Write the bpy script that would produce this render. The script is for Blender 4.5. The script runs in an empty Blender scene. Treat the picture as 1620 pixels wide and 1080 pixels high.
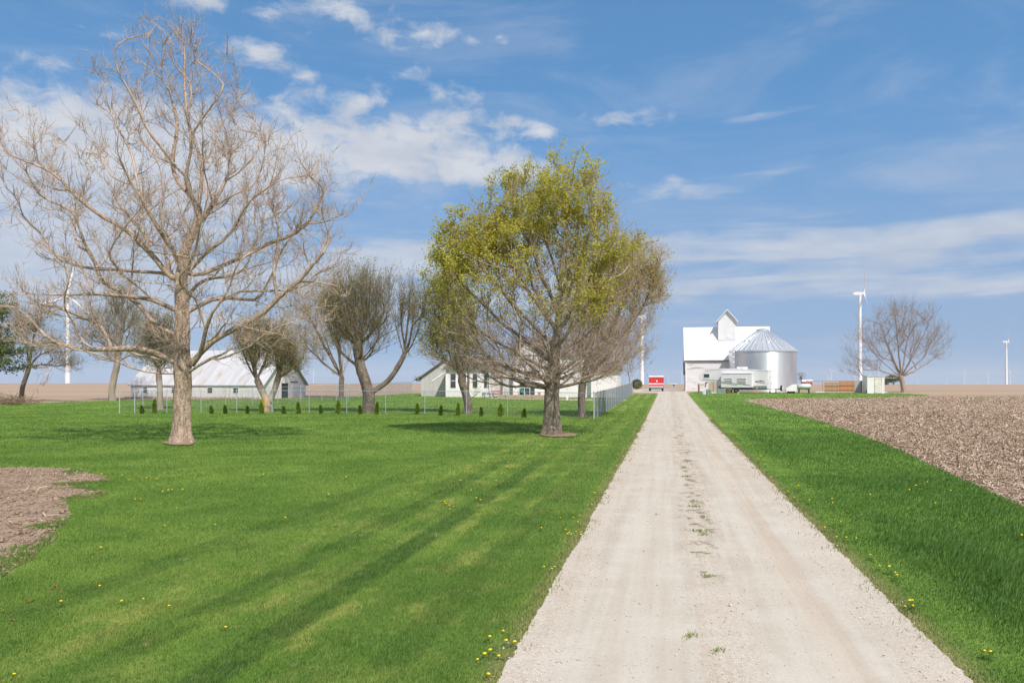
import bpy, bmesh, math, random
import numpy as np
from mathutils import Vector, Matrix, noise
from mathutils.geometry import delaunay_2d_cdt
random.seed(7); RNG = np.random.default_rng(11)
SC = bpy.context.scene; COL = SC.collection
PI = math.pi; R = math.radians
F, HZ, CX, EYE = 1260.0, 605.0, 810.0, 2.5      # focal length and horizon in photograph pixels, eye height in metres

# ------------------------------------------------------------------ terrain
_ty = np.array([-60, 0, 12, 30, 50, 62, 85, 108, 125, 150, 240, 400, 700, 1200, 2500, 9000.])
_tl = np.array([0, 0, 0, .10, .25, .36, .66, 1.0, 1.15, 1.2, 1.35, 1.7, 1.9, 1.3, -1.0, -12.])
_tr = np.array([0, 0, 0, .10, .25, .36, .66, 1.0, 1.12, 1.1, .95, 1.0, .8, -.4, -5.0, -26.])
_sy = np.arange(-60, 320, .5)
def _smooth(tab):
    a = np.interp(_sy, _ty, tab); k = np.exp(-.5*(np.arange(-24, 25)*.5/4.5)**2); k /= k.sum()
    return np.convolve(np.pad(a, 24, 'edge'), k, 'valid')
_sl, _sr = _smooth(_tl), _smooth(_tr)
def gz(x, y):
    x = np.asarray(x, float); y = np.asarray(y, float)
    l = np.where(y < 300, np.interp(y, _sy, _sl), np.interp(y, _ty, _tl))
    r = np.where(y < 300, np.interp(y, _sy, _sr), np.interp(y, _ty, _tr))
    t = np.clip((x/np.maximum(y, 30)+.15)/.5, 0, 1); t = t*t*(3-2*t)
    return l*(1-t)+r*t
def gnd(x, y): return float(gz(x, y))
def P(px, row):
    """ground point under a photograph pixel -> (x, y, z, pixels per metre)"""
    lo, hi = 3.0, 290.0
    for _ in range(50):
        m = (lo+hi)/2
        r = HZ+F*(EYE-gnd((px-CX)*m/F, m))/m
        if r > row: lo = m
        else: hi = m
    y = (lo+hi)/2; x = (px-CX)*y/F
    return x, y, gnd(x, y), F/y
def at(px, row, y): return Vector(((px-CX)*y/F, y, EYE+(HZ-row)*y/F))

# ------------------------------------------------------------------ objects
def tag(o, label=None, cat=None, group=None, kind=None):
    if label: o['label'] = label
    if cat: o['category'] = cat
    if group: o['group'] = group
    if kind: o['kind'] = kind
    return o
def thing(name, label, cat, loc, rz=0, group=None):
    o = bpy.data.objects.new(name, None); COL.objects.link(o); o.empty_display_size = .3
    o.location = loc; o.rotation_euler = (0, 0, rz)
    return tag(o, label, cat, group)
def link(name, me, m, parent=None, label=None):
    o = bpy.data.objects.new(name, me); COL.objects.link(o)
    if m and not me.materials: me.materials.append(m)
    if parent: o.parent = parent
    if label: o['label'] = label
    return o
def copy_tree(o, parent=None):
    c = o.copy(); COL.objects.link(c)
    if parent: c.parent = parent
    for ch in list(o.children): copy_tree(ch, c)
    return c
def np_mesh(name, verts, faces, k, smooth=False):
    """mesh from numpy arrays, all faces with k corners"""
    me = bpy.data.meshes.new(name)
    verts = np.ascontiguousarray(verts, np.float32).reshape(-1, 3); faces = np.ascontiguousarray(faces, np.int32).reshape(-1, k)
    me.vertices.add(len(verts)); me.vertices.foreach_set('co', verts.ravel())
    me.loops.add(faces.size); me.loops.foreach_set('vertex_index', faces.ravel())
    me.polygons.add(len(faces)); me.polygons.foreach_set('loop_start', np.arange(0, faces.size, k, dtype=np.int32))
    if smooth: me.polygons.foreach_set('use_smooth', np.ones(len(faces), bool))
    me.update(calc_edges=True)
    return me
class MB:
    def __init__(s): s.v = []; s.f = []
    def add(s, vs, fs):
        n = len(s.v); s.v += [tuple(v) for v in vs]; s.f += [tuple(i+n for i in f) for f in fs]; return s
    def box(s, x0, x1, y0, y1, z0, z1):
        return s.add([(x0,y0,z0),(x1,y0,z0),(x1,y1,z0),(x0,y1,z0),(x0,y0,z1),(x1,y0,z1),(x1,y1,z1),(x0,y1,z1)],
                     [(0,3,2,1),(4,5,6,7),(0,1,5,4),(1,2,6,5),(2,3,7,6),(3,0,4,7)])
    def bar(s, a, b, w, h=None):
        """square bar from a to b"""
        a = Vector(a); b = Vector(b); d = (b-a).normalized(); h = h or w
        u = d.cross(Vector((0,0,1)));
        if u.length < 1e-3: u = Vector((1,0,0))
        u.normalize(); n = u.cross(d)
        c = [u*(-w/2)+n*(-h/2), u*(w/2)+n*(-h/2), u*(w/2)+n*(h/2), u*(-w/2)+n*(h/2)]
        return s.add([a+q for q in c]+[b+q for q in c], [(0,1,2,3),(7,6,5,4),(0,4,5,1),(1,5,6,2),(2,6,7,3),(3,7,4,0)])
    def tube(s, pts, r, n=8, cap=True):
        pts = [Vector(p) for p in pts]; rr = r if hasattr(r, '__len__') else [r]*len(pts); m = len(pts); vs = []; fs = []
        u = None
        for i, p in enumerate(pts):
            d = (pts[min(i+1,m-1)]-pts[max(i-1,0)]).normalized()
            if u is None:
                u = d.cross(Vector((.3,.1,1)));
                if u.length < 1e-3: u = d.cross(Vector((1,0,0)))
            u = (u-d*u.dot(d)).normalized(); w = d.cross(u)
            for k in range(n):
                a = 2*PI*k/n; vs.append(p+(u*math.cos(a)+w*math.sin(a))*rr[i])
        for i in range(m-1):
            for k in range(n): fs.append((i*n+k, i*n+(k+1)%n, (i+1)*n+(k+1)%n, (i+1)*n+k))
        if cap: fs.append(tuple(range(n-1,-1,-1))); fs.append(tuple((m-1)*n+k for k in range(n)))
        return s.add(vs, fs)
    def lathe(s, prof, n=24, c=(0,0,0), axis='z'):
        vs = []; fs = []; m = len(prof)
        for (r, h) in prof:
            for k in range(n):
                a = 2*PI*k/n; x, y = r*math.cos(a), r*math.sin(a)
                q = (x,y,h) if axis == 'z' else ((h,x,y) if axis == 'x' else (y,h,x))
                vs.append((q[0]+c[0], q[1]+c[1], q[2]+c[2]))
        for i in range(m-1):
            for k in range(n): fs.append((i*n+k, i*n+(k+1)%n, (i+1)*n+(k+1)%n, (i+1)*n+k))
        fs.append(tuple(range(n-1,-1,-1))); fs.append(tuple((m-1)*n+k for k in range(n)))
        return s.add(vs, fs)
    def prism(s, poly, a, b, axis='y'):
        """poly of 2D points swept from a to b: axis y uses (x,z), x uses (y,z), z uses (x,y)"""
        def q(p, t): return (p[0],t,p[1]) if axis == 'y' else ((t,p[0],p[1]) if axis == 'x' else (p[0],p[1],t))
        n = len(poly)
        return s.add([q(p,a) for p in poly]+[q(p,b) for p in poly],
                     [tuple(range(n)), tuple(range(2*n-1,n-1,-1))]+[(i,(i+1)%n+0,(i+1)%n+n,i+n) for i in range(n)])
    def build(s, name, m, parent=None, smooth=False, bevel=0, label=None):
        me = bpy.data.meshes.new(name); me.from_pydata(s.v, [], s.f)
        bm = bmesh.new(); bm.from_mesh(me); bmesh.ops.recalc_face_normals(bm, faces=bm.faces)
        if bevel: bmesh.ops.bevel(bm, geom=[e for e in bm.edges], offset=bevel, segments=2, affect='EDGES', profile=.7, clamp_overlap=True)
        bm.to_mesh(me); bm.free()
        if smooth:
            for p in me.polygons: p.use_smooth = True
            try: me.set_sharp_from_angle(angle=R(40))
            except Exception: pass
        return link(name, me, m, parent, label)

# ------------------------------------------------------------------ materials
class NT:
    def __init__(s, tree): s.t = tree
    def n(s, typ, ins=None, **kw):
        nd = s.t.nodes.new(typ)
        for k, v in kw.items(): setattr(nd, k, v)
        for k, v in (ins or {}).items():
            sock = nd.inputs[k]
            if isinstance(v, bpy.types.NodeSocket): s.t.links.new(v, sock)
            else: sock.default_value = v
        return nd
    def m(s, op, a, b=None, c=None, clamp=False):
        ins = {0: a}
        if b is not None: ins[1] = b
        if c is not None: ins[2] = c
        return s.n('ShaderNodeMath', ins, operation=op, use_clamp=clamp).outputs[0]
    def vm(s, op, a, b=None):
        nd = s.n('ShaderNodeVectorMath', {0: a} if b is None else {0: a, 1: b}, operation=op)
        return nd.outputs['Value'] if op in ('DOT_PRODUCT', 'LENGTH') else nd.outputs[0]
    def mix(s, f, a, b, blend='MIX'):
        nd = s.t.nodes.new('ShaderNodeMix'); nd.data_type = 'RGBA'; nd.blend_type = blend
        for k, v in ((0, f), (6, a), (7, b)):
            if isinstance(v, bpy.types.NodeSocket): s.t.links.new(v, nd.inputs[k])
            else: nd.inputs[k].default_value = v if k == 0 else (*v[:3], 1)
        return nd.outputs[2]
    def noise(s, vec, scale, detail=4, rough=.55, dist=0, typ='FBM'):
        return s.n('ShaderNodeTexNoise', {'Vector': vec, 'Scale': scale, 'Detail': detail, 'Roughness': rough, 'Distortion': dist}).outputs['Fac']
    def step(s, x, a, b, lo=0.0, hi=1.0):
        return s.n('ShaderNodeMapRange', {0: x, 1: a, 2: b, 3: lo, 4: hi}, interpolation_type='SMOOTHSTEP').outputs[0]
    def map(s, vec, scale=(1,1,1), rot=(0,0,0)):
        return s.n('ShaderNodeMapping', {'Vector': vec, 'Scale': scale, 'Rotation': rot}).outputs[0]
def newmat(name):
    m = bpy.data.materials.new(name); m.use_nodes = True; m.node_tree.nodes.clear()
    return m, NT(m.node_tree)
def finish(T, color, rough=.8, spec=.3, metal=0, bump=None, bstr=.3, bdist=.02, trans=None, tcol=None):
    b = T.n('ShaderNodeBsdfPrincipled', {'Roughness': rough, 'Metallic': metal, 'Specular IOR Level': spec})
    if isinstance(color, bpy.types.NodeSocket): T.t.links.new(color, b.inputs['Base Color'])
    else: b.inputs['Base Color'].default_value = (*color, 1)
    if bump is not None:
        bn = T.n('ShaderNodeBump', {'Height': bump, 'Strength': bstr, 'Distance': bdist})
        T.t.links.new(bn.outputs[0], b.inputs['Normal'])
    out = b.outputs[0]
    if trans:
        tr = T.n('ShaderNodeBsdfTranslucent'); T.t.links.new(tcol if tcol is not None else color, tr.inputs[0])
        out = T.n('ShaderNodeMixShader', {0: trans, 1: out, 2: tr.outputs[0]}).outputs[0]
    o = T.n('ShaderNodeOutputMaterial'); T.t.links.new(out, o.inputs[0])
def mat(name, c1, c2=None, scale=3, stretch=(1,1,1), rough=.8, spec=.3, metal=0, bump=0, bscale=40, lo=.35, hi=.65, detail=5, wave=None, wdist=.02, grime=None):
    """two tones mixed by noise in object space, with optional fine bump or ribs"""
    m, T = newmat(name); tc = T.n('ShaderNodeTexCoord').outputs['Object']
    c2 = c2 or tuple(x*.78 for x in c1)
    col = T.mix(T.step(T.noise(T.map(tc, stretch), scale, detail), lo, hi), c1, c2)
    if grime: col = T.mix(T.step(T.noise(T.map(tc, grime[2]), grime[1], 6, .65), grime[3], grime[4]), col, grime[0])
    bh = None; bs = bump
    if wave:
        sx = T.n('ShaderNodeSeparateXYZ', {0: tc}).outputs[wave[0]]
        bh = T.m('SINE', T.m('MULTIPLY', sx, 2*PI/wave[1])); bs = wave[2]
        if len(wave) > 3: bh = T.m('POWER', T.m('ABSOLUTE', bh), wave[3])
    elif bump: bh = T.noise(T.map(tc, stretch), bscale, 5, .6)
    finish(T, col, rough, spec, metal, bh, bs, wdist)
    return m
# ------------------------------------------------------------------ camera, sun, sky
cam = bpy.data.cameras.new('camera'); camo = bpy.data.objects.new('camera', cam); COL.objects.link(camo)
cam.sensor_width = 36; cam.lens = 28; cam.shift_y = (HZ-540)/1620; cam.clip_start = .1; cam.clip_end = 30000
camo.location = (0, 0, EYE); camo.rotation_euler = (R(90), 0, 0); SC.camera = camo
SC.view_settings.view_transform = 'Standard'; SC.view_settings.look = 'None'; SC.view_settings.exposure = EXPOSURE = 0.08; SC.view_settings.gamma = 1
SUN_AZ, SUN_EL = R(180-24.8), R(50)             # azimuth clockwise from +Y
sd = Vector((math.sin(SUN_AZ)*math.cos(SUN_EL), math.cos(SUN_AZ)*math.cos(SUN_EL), math.sin(SUN_EL)))
sl = bpy.data.lights.new('sun', 'SUN'); sl.energy = 5.0; sl.angle = R(.53); sl.color = (1, .93, .875)
so = bpy.data.objects.new('sun', sl); COL.objects.link(so); so.rotation_euler = sd.to_track_quat('Z', 'Y').to_euler(); so.location = sd*50
W = bpy.data.worlds.new('World'); SC.world = W; W.use_nodes = True; W.node_tree.nodes.clear()
T = NT(W.node_tree)
SKY_S = .092; LIFT = .30; SKY_TINT = (1.16, 1.80, 2.02)
dirv = T.n('ShaderNodeTexCoord').outputs['Generated']
sx = T.n('ShaderNodeSeparateXYZ', {0: dirv})
svec = T.vm('NORMALIZE', T.n('ShaderNodeCombineXYZ', {0: sx.outputs[0], 1: sx.outputs[1], 2: T.m('MULTIPLY_ADD', T.m('MAXIMUM', sx.outputs[2], 0.0), .75, LIFT)}).outputs[0])
sky = T.n('ShaderNodeTexSky', {'Vector': svec}, sky_type='NISHITA', sun_disc=False, sun_elevation=SUN_EL, sun_rotation=SUN_AZ, altitude=200, air_density=1.0, dust_density=.2, ozone_density=1.0).outputs[0]
az = T.m('ARCTAN2', sx.outputs[0], sx.outputs[1]); el = T.m('ARCSINE', sx.outputs[2])
ae = T.n('ShaderNodeCombineXYZ', {0: az, 1: el, 2: 0.0}).outputs[0]
# clouds of the day: (x, y, rx, ry, weight), each a soft patch at an azimuth and elevation
CL = [(615,236,185,44,1),(480,250,120,45,.85),(750,272,90,24,.75),(830,265,50,20,.65),(385,245,80,60,.62),
 (50,250,170,85,.95),(190,230,140,80,.9),(310,300,150,85,.95),(60,350,180,75,.95),(140,440,260,60,.85),(260,170,60,30,.3),
 (555,158,45,20,.8),(528,8,55,22,.85),(318,8,60,18,.85),(410,92,55,24,.72),(590,45,36,34,.6),(668,45,38,15,.65),(745,62,60,16,.55),(650,78,70,9,.4),
 (655,115,42,22,.55),(690,147,20,14,.6),(748,158,26,14,.6),(810,196,50,14,.65),(850,212,28,8,.55),(700,190,60,22,.5),(482,120,30,12,.55),(450,177,26,12,.5),
 (65,95,40,11,.5),(185,53,24,9,.45),(650,322,90,9,.5),(445,12,40,30,.5),(-40,180,90,40,.6),(135,38,20,8,.3),
 (640,392,160,28,.9),(540,425,170,28,.7),(1095,300,130,20,.66),(1270,262,120,13,.33),(1010,193,80,16,.55),(1178,184,42,9,.45),(1200,345,160,8,.2),
 (1140,388,220,26,.95),(1460,378,260,22,.92),(1290,402,260,12,.4),(1300,440,460,28,.6),(1090,452,40,12,.4),(1600,360,120,14,.4),(1560,455,220,26,.5),(1500,285,50,5,.25),
 (300,500,560,60,.45),(810,462,360,50,.52),(1800,250,200,50,.4),(2100,350,300,50,.5),(-300,300,200,100,.7),(-500,100,200,80,.6)]
tot = None
warp = T.n('ShaderNodeTexNoise', {'Vector': T.map(ae, (9, 18, 1)), 'Scale': 1.0, 'Detail': 3.0}).outputs['Color']
aew = T.vm('ADD', ae, T.vm('MULTIPLY', T.vm('SUBTRACT', warp, (.5,.5,.5)), (.075,.035,0)))
for (cx, cy, rx, ry, w) in CL:
    hyp = math.hypot(F, cx-CX); a0 = math.atan2(cx-CX, F); e0 = math.atan2(HZ-cy, hyp)
    ra = rx*F/hyp**2; re = ry/hyp*math.cos(e0)**2
    d = T.vm('MULTIPLY', T.vm('SUBTRACT', aew, (a0, e0, 0)), (1/ra, 1/re, 0))
    g = T.m('MULTIPLY', T.m('EXPONENT', T.m('MULTIPLY', T.vm('DOT_PRODUCT', d, d), -.8)), w)
    tot = g if tot is None else T.m('MAXIMUM', tot, g) if False else T.m('SUBTRACT', T.m('ADD', tot, g), T.m('MULTIPLY', tot, g))
puff = T.noise(T.map(ae, (21, 38, 1)), 1.0, 10, .63, .35)
streak = T.noise(T.map(ae, (5, 46, 1), (0, 0, -.05)), 1.0, 7, .58, .5)
hi = T.m('MULTIPLY', T.step(el, .17, .26), T.step(az, .32, .16))
nz = T.m('ADD', T.m('MULTIPLY', puff, hi), T.m('MULTIPLY', streak, T.m('SUBTRACT', 1.0, hi)))
dens = T.m('ADD', tot, T.m('MULTIPLY', T.m('SUBTRACT', nz, .5), 1.75))
soft = T.m('MULTIPLY_ADD', hi, .0, 1.0)
cov = T.m('POWER', T.step(dens, .20, .95), 1.1)
cov = T.m('MULTIPLY', cov, T.m('MULTIPLY_ADD', hi, .22, .66))
haze = T.m('MULTIPLY', T.step(el, .36, .02), .64)
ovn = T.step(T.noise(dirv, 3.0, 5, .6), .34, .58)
over = T.m('MULTIPLY', T.m('MAXIMUM', T.step(el, .50, .85), T.step(T.m('ABSOLUTE', az), .80, 1.15)), T.m('MULTIPLY', ovn, .85))  # added cloud in the unseen sky overhead and behind, whitens the ambient light
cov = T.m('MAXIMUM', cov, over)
thin = T.m('MULTIPLY', T.step(T.noise(T.map(ae, (3.2, 13, 1), (0, 0, .12)), 1.0, 6, .62, .8), .42, .78), .30)
cov = T.m('MAXIMUM', cov, thin)
shade = T.step(T.noise(T.map(ae, (12, 26, 1)), 1.0, 6, .6), .3, .7)
ccol = T.mix(shade, (6.0, 6.3, 7.0), (7.6, 7.7, 8.0))
skc = T.mix(1.0, sky, SKY_TINT, 'MULTIPLY')
skc = T.mix(haze, skc, (3.75, 4.6, 6.1))
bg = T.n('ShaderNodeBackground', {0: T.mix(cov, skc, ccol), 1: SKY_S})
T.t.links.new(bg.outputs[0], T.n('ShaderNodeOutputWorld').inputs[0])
W.cycles.sampling_method = 'MANUAL'; W.cycles.sample_map_resolution = 512
# ------------------------------------------------------------------ ground, lawn, drive, fields
KR = .1968                                       # the drive and the farmyard grid run 11 degrees right of the view
ROT = -math.atan(KR)
def uoff(T, pos):
    s = T.n('ShaderNodeSeparateXYZ', {0: pos}); return T.m('MULTIPLY_ADD', s.outputs[1], -KR, s.outputs[0]), s
def lawn_color(T, pos, lush=1.0):
    u, s = uoff(T, pos)
    big = T.noise(pos, .30, 4, .65); mid = T.noise(pos, 1.3, 4); fine = T.noise(pos, 9, 3)
    c = T.mix(T.step(big, .36, .62), (.105, .198, .028), (.180, .275, .046))
    c = T.mix(T.m('MULTIPLY', T.step(mid, .42, .75), .55), c, (.085, .165, .030))
    # yellowed, sun-bleached patches between the wheel tracks
    yl = T.m('MULTIPLY', T.step(T.noise(T.n('ShaderNodeCombineXYZ', {0: T.m('MULTIPLY', u, 1.5), 1: T.m('MULTIPLY', s.outputs[1], .75)}).outputs[0], 1.0, 7, .72), .47, .66), T.step(T.m('ABSOLUTE', T.m('ADD', u, 4.2)), 3.4, 1.2))
    c = T.mix(T.m('MULTIPLY', yl, .62), c, (.40, .39, .11))
    # mower passes and two wheel tracks parallel to the drive
    wob = T.m('MULTIPLY', T.m('SUBTRACT', T.noise(pos, .18, 2), .5), .22)
    uu = T.m('ADD', u, wob)
    st = T.m('SINE', T.m('MULTIPLY', uu, 5.6)); amp = T.step(T.m('ABSOLUTE', u), 9, 3)
    c = T.mix(T.m('MULTIPLY', T.m('MULTIPLY', T.step(st, -.5, .8), amp), .42), c, (.075, .155, .026))
    for off, wd, k in ((-3.87, .27, .78), (-4.98, .28, .58), (-2.45, .28, .45), (-6.9, .35, .4)):
        d = T.m('ABSOLUTE', T.m('SUBTRACT', T.m('MULTIPLY_ADD', wob, .35, u), off))
        tr = T.m('MULTIPLY', T.step(d, wd, wd*.55), T.m('MULTIPLY', T.step(T.noise(pos, 1.1, 5, .7), .26, .56), k))
        tr = T.m('MULTIPLY', tr, T.step(s.outputs[1], 32, 18))
        c = T.mix(tr, c, (.038, .092, .018))
    c = T.mix(T.m('MULTIPLY', T.step(fine, .5, .8), .35), c, (.19, .28, .075))
    c = T.mix(T.m('MULTIPLY', T.step(T.noise(pos, 1.9, 6, .62), .655, .71), .55), c, (.36, .31, .15))
    c = T.mix(T.m('MULTIPLY', T.step(T.noise(pos, 3.6, 5, .7), .56, .72), .45), c, (.055, .125, .02))
    edge = T.m('SUBTRACT', T.m('ABSOLUTE', T.m('SUBTRACT', u, .54)), 1.95)
    dry = T.m('MULTIPLY', T.step(T.m('ADD', edge, T.m('MULTIPLY', T.noise(pos, 2.0, 3), .35)), .50, .12), .8)
    c = T.mix(dry, c, (.33, .29, .13))
    return c
mL, T = newmat('lawn_turf'); pos = T.n('ShaderNodeNewGeometry').outputs['Position']
finish(T, lawn_color(T, pos), .9, .1, bump=T.noise(pos, 38, 4, .7), bstr=.9, bdist=.03)
mB, T = newmat('grass_blades'); pos = T.n('ShaderNodeNewGeometry').outputs['Position']
c = lawn_color(T, pos); rnd = T.n('ShaderNodeNewGeometry').outputs['Random Per Island']; c = T.mix(T.step(rnd, .45, 1.0, 0.0, .55), c, (.27, .40, .11)); c = T.mix(T.step(rnd, .30, .0, 0.0, .55), c, (.06, .13, .02))
finish(T, c, .55, .25, trans=.35, tcol=T.mix(.5, c, (.20, .32, .05)))
mV, T = newmat('verge_blades'); pos = T.n('ShaderNodeNewGeometry').outputs['Position']
c = T.mix(T.step(T.noise(pos, 1.6, 4), .38, .66), (.062, .155, .020), (.105, .215, .030)); rnd = T.n('ShaderNodeNewGeometry').outputs['Random Per Island']; c = T.mix(T.step(rnd, .5, 1.0, 0.0, .6), c, (.25, .38, .13)); c = T.mix(T.step(rnd, .35, .0, 0.0, .55), c, (.035, .095, .015))
u, s = uoff(T, pos); edge = T.m('SUBTRACT', T.m('ABSOLUTE', T.m('SUBTRACT', u, .54)), 1.95); c = T.mix(T.m('MULTIPLY', T.step(T.m('ADD', edge, T.m('MULTIPLY', T.noise(pos, 2.0, 3), .35)), .55, .15), .75), c, (.33, .29, .13))
finish(T, c, .55, .18, trans=.35, tcol=T.mix(.5, c, (.18, .30, .02)))
mS, T = newmat('field_soil'); pos = T.n('ShaderNodeNewGeometry').outputs['Position']
s = T.n('ShaderNodeSeparateXYZ', {0: pos})
c = T.mix(T.step(T.noise(pos, 2.2, 6, .65), .35, .68), (.26, .185, .13), (.36, .265, .19))
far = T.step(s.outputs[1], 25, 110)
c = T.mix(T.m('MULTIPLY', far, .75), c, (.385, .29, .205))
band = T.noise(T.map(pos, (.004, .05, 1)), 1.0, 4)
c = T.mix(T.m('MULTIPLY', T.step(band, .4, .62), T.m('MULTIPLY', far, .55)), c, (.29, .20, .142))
c = T.mix(T.m('MULTIPLY', T.step(T.noise(pos, 11, 4, .7), .52, .75), .6), c, (.44, .335, .235))
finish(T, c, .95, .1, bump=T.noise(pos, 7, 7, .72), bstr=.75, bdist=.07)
mG, T = newmat('crushed_gravel'); pos = T.n('ShaderNodeNewGeometry').outputs['Position']
u, s = uoff(T, pos); uc = T.m('ADD', T.m('SUBTRACT', u, .52), T.m('MULTIPLY', T.m('SUBTRACT', T.noise(pos, .35, 3), .5), .5))
c = T.mix(T.step(T.noise(pos, 1.1, 5, .6), .35, .68), (.385, .345, .28), (.46, .42, .355))
rut = T.step(T.m('ABSOLUTE', T.m('SUBTRACT', T.m('ABSOLUTE', uc), .85)), .55, .1)
c = T.mix(T.m('MULTIPLY', rut, .45), c, (.455, .415, .345))
c = T.mix(T.m('MULTIPLY', T.step(T.m('ABSOLUTE', T.m('SUBTRACT', uc, 1.05)), .26, .05), .4), c, (.40, .31, .22))
lng = T.noise(T.n('ShaderNodeCombineXYZ', {0: T.m('MULTIPLY', u, 4.5), 1: T.m('MULTIPLY', s.outputs[1], .12)}).outputs[0], 1.0, 5, .6)
c = T.mix(T.m('MULTIPLY', T.step(lng, .42, .62), .32), c, (.53, .50, .44)); c = T.mix(T.m('MULTIPLY', T.step(lng, .50, .34), .30), c, (.36, .305, .235))
loose = T.m('MAXIMUM', T.step(T.m('ABSOLUTE', uc), .38, .12), T.step(T.m('ABSOLUTE', uc), 1.35, 1.75))
vor = T.n('ShaderNodeTexVoronoi', {'Vector': pos, 'Scale': 62.0}); vr = T.n('ShaderNodeSeparateColor', {0: vor.outputs['Color']}).outputs[0]
sp = T.mix(vr, (.36, .29, .215), (.68, .60, .50))
c = T.mix(T.m('MULTIPLY_ADD', loose, .30, .16), c, sp)
dirt = T.m('MULTIPLY', T.step(T.noise(T.map(pos, (2.2, 1.3, 1)), 1.6, 6, .75), .50, .62), T.step(T.m('ABSOLUTE', uc), .42, .1))
c = T.mix(T.m('MULTIPLY', T.m('MULTIPLY', dirt, T.step(s.outputs[1], 8, 14)), .9), c, (.19, .15, .10))
hgt = T.m('ADD', T.m('MULTIPLY', vor.outputs['Distance'], T.m('MULTIPLY_ADD', loose, -1.0, -.3)), T.m('MULTIPLY', T.noise(pos, 5, 4), .8))
finish(T, c, .95, .12, bump=hgt, bstr=.45, bdist=.015)

def sheet(name, poly, lift, m, sp=2.0, kind='structure', noise_amp=0.0, push=0.0):
    """terrain-following sheet bounded by a polygon of ground (x, y) points"""
    b = []
    n = len(poly)
    for i in range(n):
        a, c = Vector(poly[i]), Vector(poly[(i+1) % n]); L = (c-a).length
        ymid = max((a.y+c.y)/2, 6)
        k = max(1, int(L/min(2.0, .02*ymid+.1)))
        for j in range(k):
            p = a.lerp(c, j/k)
            if noise_amp and j: 
                nn = noise.noise(Vector((p.x*2.1, p.y*1.1, 3)))+.6*noise.noise(Vector((p.x*6, p.y*5, 9)))
                d = (c-a).normalized(); p = p+Vector((d.y, -d.x))*(nn*noise_amp+push)
            b.append(p)
    nb = len(b); pts = list(b)
    xs = [p.x for p in b]; ys = [p.y for p in b]
    ya = np.arange(min(ys), max(ys), sp); xa = np.arange(min(xs), max(xs), sp*2.5)
    pts += [Vector((x+RNG.uniform(-.2,.2), y)) for y in ya for x in xa]
    v, e, f, *_ = delaunay_2d_cdt(pts, [(i, (i+1) % nb) for i in range(nb)], [list(range(nb))], 1, 1e-4)
    vs = np.array([(p.x, p.y, 0) for p in v]); vs[:, 2] = gz(vs[:, 0], vs[:, 1])+lift
    me = np_mesh(name, vs, np.array([list(q) for q in f if len(q) == 3]), 3, True)
    return tag(link(name, me, m), kind=kind)
def polyP(lst): return [P(a, b)[:2] for a, b in lst]

# base ground: one sheet of corn-field soil out to the horizon
gy = np.concatenate([np.arange(-40, 150, 1.5), 150*np.power(12000/150., np.linspace(0, 1, 60))])
gx = np.concatenate([-np.power(np.linspace(1, 0, 26), 3)*14000, np.linspace(-160, 160, 42)[1:-1]*1.0, np.power(np.linspace(0, 1, 26), 3)*14000])
gx = np.unique(np.concatenate([-60*np.power(230., np.linspace(1, 0, 22)), np.linspace(-55, 55, 23), 60*np.power(230., np.linspace(0, 1, 22))]))
XX, YY = np.meshgrid(gx, gy); ZZ = gz(XX, YY); nx = len(gx)
ii = (np.arange(len(gy)-1)[:, None]*nx+np.arange(nx-1)[None]).ravel()
tag(link('ground', np_mesh('ground', np.stack([XX, YY, ZZ], -1), np.stack([ii, ii+1, ii+1+nx, ii+nx], -1), 4, True), mS), kind='structure')

def drv(y, side): return (KR*y+.54+side*1.95, y)
def noisy_edge(side, y0, y1):
    out = []; y = y0
    while y < y1:
        w = .05*noise.noise(Vector((side*5, y*.35, 0)))+.03*noise.noise(Vector((side*9, y*3.1, 2)))+.035*noise.noise(Vector((side*9, y*9., 2)))
        x, _ = drv(y, side); out.append((x+w, y)); y += max(.06, y*.008)
    return out
EL, ER = noisy_edge(-1, -12, 106), noisy_edge(1, -12, 107)
yard = polyP([(1086,621.5),(1084,617),(1060,615.5),(1020,615.5),(1000,617),(1003,621.2),(1030,621.6)])
drive_poly = EL+[p for p in [P(1040,621.8)[:2]]]+yard[::-1][:-1]+ER[::-1]
sheet('driveway', drive_poly, .035, mG, 2.0)
lawn_back = [(1036,622.6),(1012,623),(990,621.6),(905,620.5),(800,620.5),(700,621),(655,622),(600,626),(545,627.5),(490,629.5),(420,631),(320,632),(205,632.6),(150,634),(60,638),(0,641),(-120,648),(-300,660)]
lawn_left = EL+polyP(lawn_back)+[(-38, 20), (-30, -12)]
sheet('lawn', lawn_left, .02, mL, 2.0)
field_edge = [(1900,960),(1700,850),(1620,808),(1560,778),(1500,750),(1420,712),(1350,684),(1280,661),(1220,645.5),(1185,636),(1176,633),(1200,631),(1290,629.8),(1380,629),(1455,627),(1470,625),(1440,623),(1405,621.3),(1290,620.8),(1240,621),(1110,619.8),(1092,620.5)]
rightp = ER+polyP(field_edge)[::-1]
rightp = ER+[(P(1092,620.8)[0], P(1092,620.8)[1])]+polyP(field_edge[:-1])[::-1]+[(12, -12)]
sheet('grass_verge', rightp, .02, mL, 2.0)
patch_px = [(-900,716),(-400,728),(-140,736),(0,740),(60,741),(118,743),(150,751),(168,755),(175,761),(150,765),(125,766),(140,772),(172,782),(150,790),(118,789),(104,797),(112,812),(104,832),(85,838),(92,850),(66,868),(50,888),(20,902),(0,918),(-60,950),(-400,1040),(-1500,1040)]
patch = [Vector(p) for p in polyP(patch_px)]
sheet('soil_patch', patch, .032, mS, 1.0, noise_amp=.10)
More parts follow.
